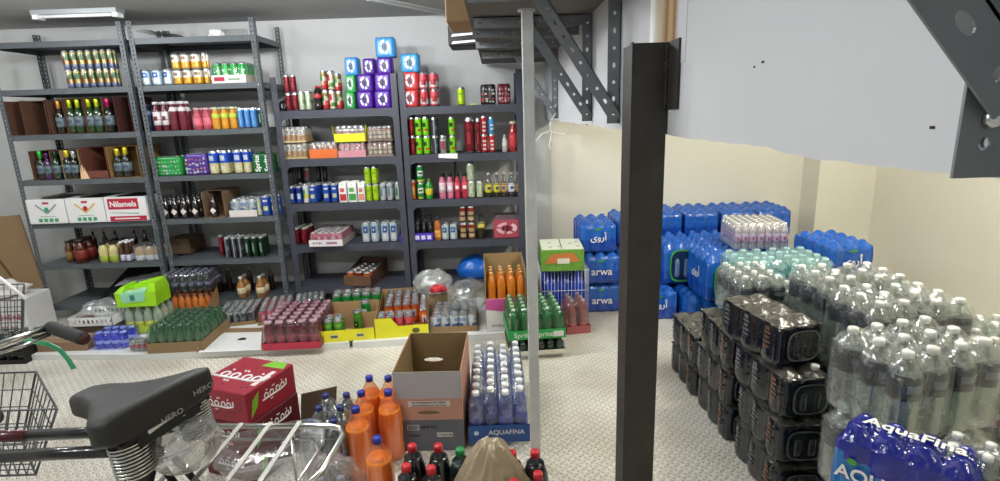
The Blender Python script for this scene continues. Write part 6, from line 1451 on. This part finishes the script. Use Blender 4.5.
# clear plastic globe bottle and clear box on/under the carrier
p = ZAT(186, 447, .86)
g = thing('plastic_globe', 'clear round plastic globe lying on the bicycle carrier behind the saddle', 'globe', (p.x+.005, p.y-.01, .812))
gm = MB(); pr = [(.001, 0)]+[(.078*math.sin(PI*i/20)*(1+.012*math.sin(i*2.5)), .064-.064*math.cos(PI*i/20)) for i in range(1, 20)]+[(.001, .128)]
ob('globe_shell', gm.lathe(pr, 32).mesh('g', [film(clear=.55, tint='f0f0f0', body='c8c8c4', bump=.8, bscale=30, rough=.05)]), g)
ob('globe_neck', MB().lathe([(.015, .124), (.015, .14), (.013, .14), (.013, .124)], 16).mesh('n', [film(clear=.4)]), g)
q = ZAT(288, 458, .70)
pb = MB(); vs = []; fs = []
for zz, k_ in ((0, .80), (.01, .9), (.045, 1), (.05, 1.06), (.052, .96), (.03, .86), (.02, .7)):
    for j in range(28):
        a = 2*PI*j/28; c, s_ = math.cos(a), math.sin(a); vs.append((.13*k_*math.copysign(abs(c)**.5, c), .09*k_*math.copysign(abs(s_)**.5, s_), zz))
for i in range(6):
    for j in range(28): fs.append((i*28+j, i*28+(j+1) % 28, (i+1)*28+(j+1) % 28, (i+1)*28+j))
fs.append(tuple(range(27, -1, -1)))
tag(ob('plastic_tray', pb.add(vs, fs, 0, True).mesh('pt', [film(clear=.86, bump=.5, bscale=20, rough=.05)]), None, (q.x-.03, q.y-.02, zc-.09), math.radians(20)), 'clear plastic food tray held under the carrier slats', 'tray')
# green strap hanging from the handlebar
S = [AT(x, y, 1.52) for x, y in ((24, 340), (36, 342), (48, 344), (60, 350), (68, 359), (74, 369))]
mb = MB()
for i in range(5): mb.bar(S[i], S[i+1], .004, .014)
tag(ob('green_strap', mb.mesh('s', [pm('3f9a6c', .5)])), 'green strap end hanging from the bicycle handlebar', 'strap')
# ================================================================= SHOPPING CARTS
WM = pm('5c5e60', .4, .7)
def wire_panel(parent, c, nu, nv, r=.0022, rr=.004):
    a, b, c_, d = [Vector(p)-Vector(parent.location) for p in c]; mb = MB()
    mb.tube([a, b, c_, d], rr, 6, closed=True)
    for i in range(1, nu): u = i/nu; mb.tube([a.lerp(b, u), d.lerp(c_, u)], r, 5)
    for i in range(1, nv): v = i/nv; mb.tube([a.lerp(d, v), b.lerp(c_, v)], r, 5)
    ob('wire_panel', mb.mesh('wires', [WM]), parent)
def cart(tr, tf, zt, zb, x0, x1, y0, y1, label):
    pass
def basket(label, near_r, far_r, W, h, tap, zt, legs=True):
    """near_r / far_r: top right rim corners (near, far); basket runs to the left by W"""
    n, f = Vector(near_r), Vector(far_r); l = Vector((-W, 0, 0)); dn = Vector((0, 0, -h))
    t = thing('shopping_cart', label, 'cart', (n.x-W/2, (n.y+f.y)/2, 0))
    sh = Vector((-tap, 0, 0)); iy = (f-n)*.12
    T = [n, f, f+l, n+l]; B_ = [n+dn+sh+iy, f+dn+sh-iy, f+dn+l+iy*0-iy, n+dn+l+iy]
    wire_panel(t, (T[0], T[1], B_[1], B_[0]), 7, 4); wire_panel(t, (T[1], T[2], B_[2], B_[1]), 14, 4); wire_panel(t, (T[2], T[3], B_[3], B_[2]), 7, 4); wire_panel(t, (T[3], T[0], B_[0], B_[3]), 14, 4); wire_panel(t, (B_[0], B_[1], B_[2], B_[3]), 7, 14)
    o = Vector(t.location)
    for p in (B_[0]+Vector((-.28, 0, 0)), B_[1]+Vector((-.28, 0, 0)), B_[2], B_[3]):
        ob('leg', MB().tube([p-o, Vector((p.x, p.y, .10))-o], .009, 8).mesh('leg', [WM]), t)
        w_ = ob('caster', MB().lathe([(.045, -.012), (.05, 0), (.045, .012)], 16).mesh('wheel', [RUBBER]), t, (p.x-o.x, p.y-o.y, .052), rot=(PI/2, 0, 0))
    return t
n = ZAT(38, 388, .70); f_ = ZAT(40, 360, .70)
basket('upper nested wire cart basket at the left edge, below the handlebar', ZAT(57, 409, .72), ZAT(36, 372, .72), .55, .26, .12, .72)
basket('far wire cart basket at the left edge, level with the white cartons', ZAT(22, 300, .80), ZAT(24, 284, .80), .5, .24, .06, .8)
rodA, rodB = AT(-8, 272, 2.4), AT(26, 299, 2.4)
tag(ob('white_rod', MB().tube([rodA, rodB], .008, 8).mesh('rod', [WHITE])), 'white plastic rod sticking out over the far wire cart', 'rod')
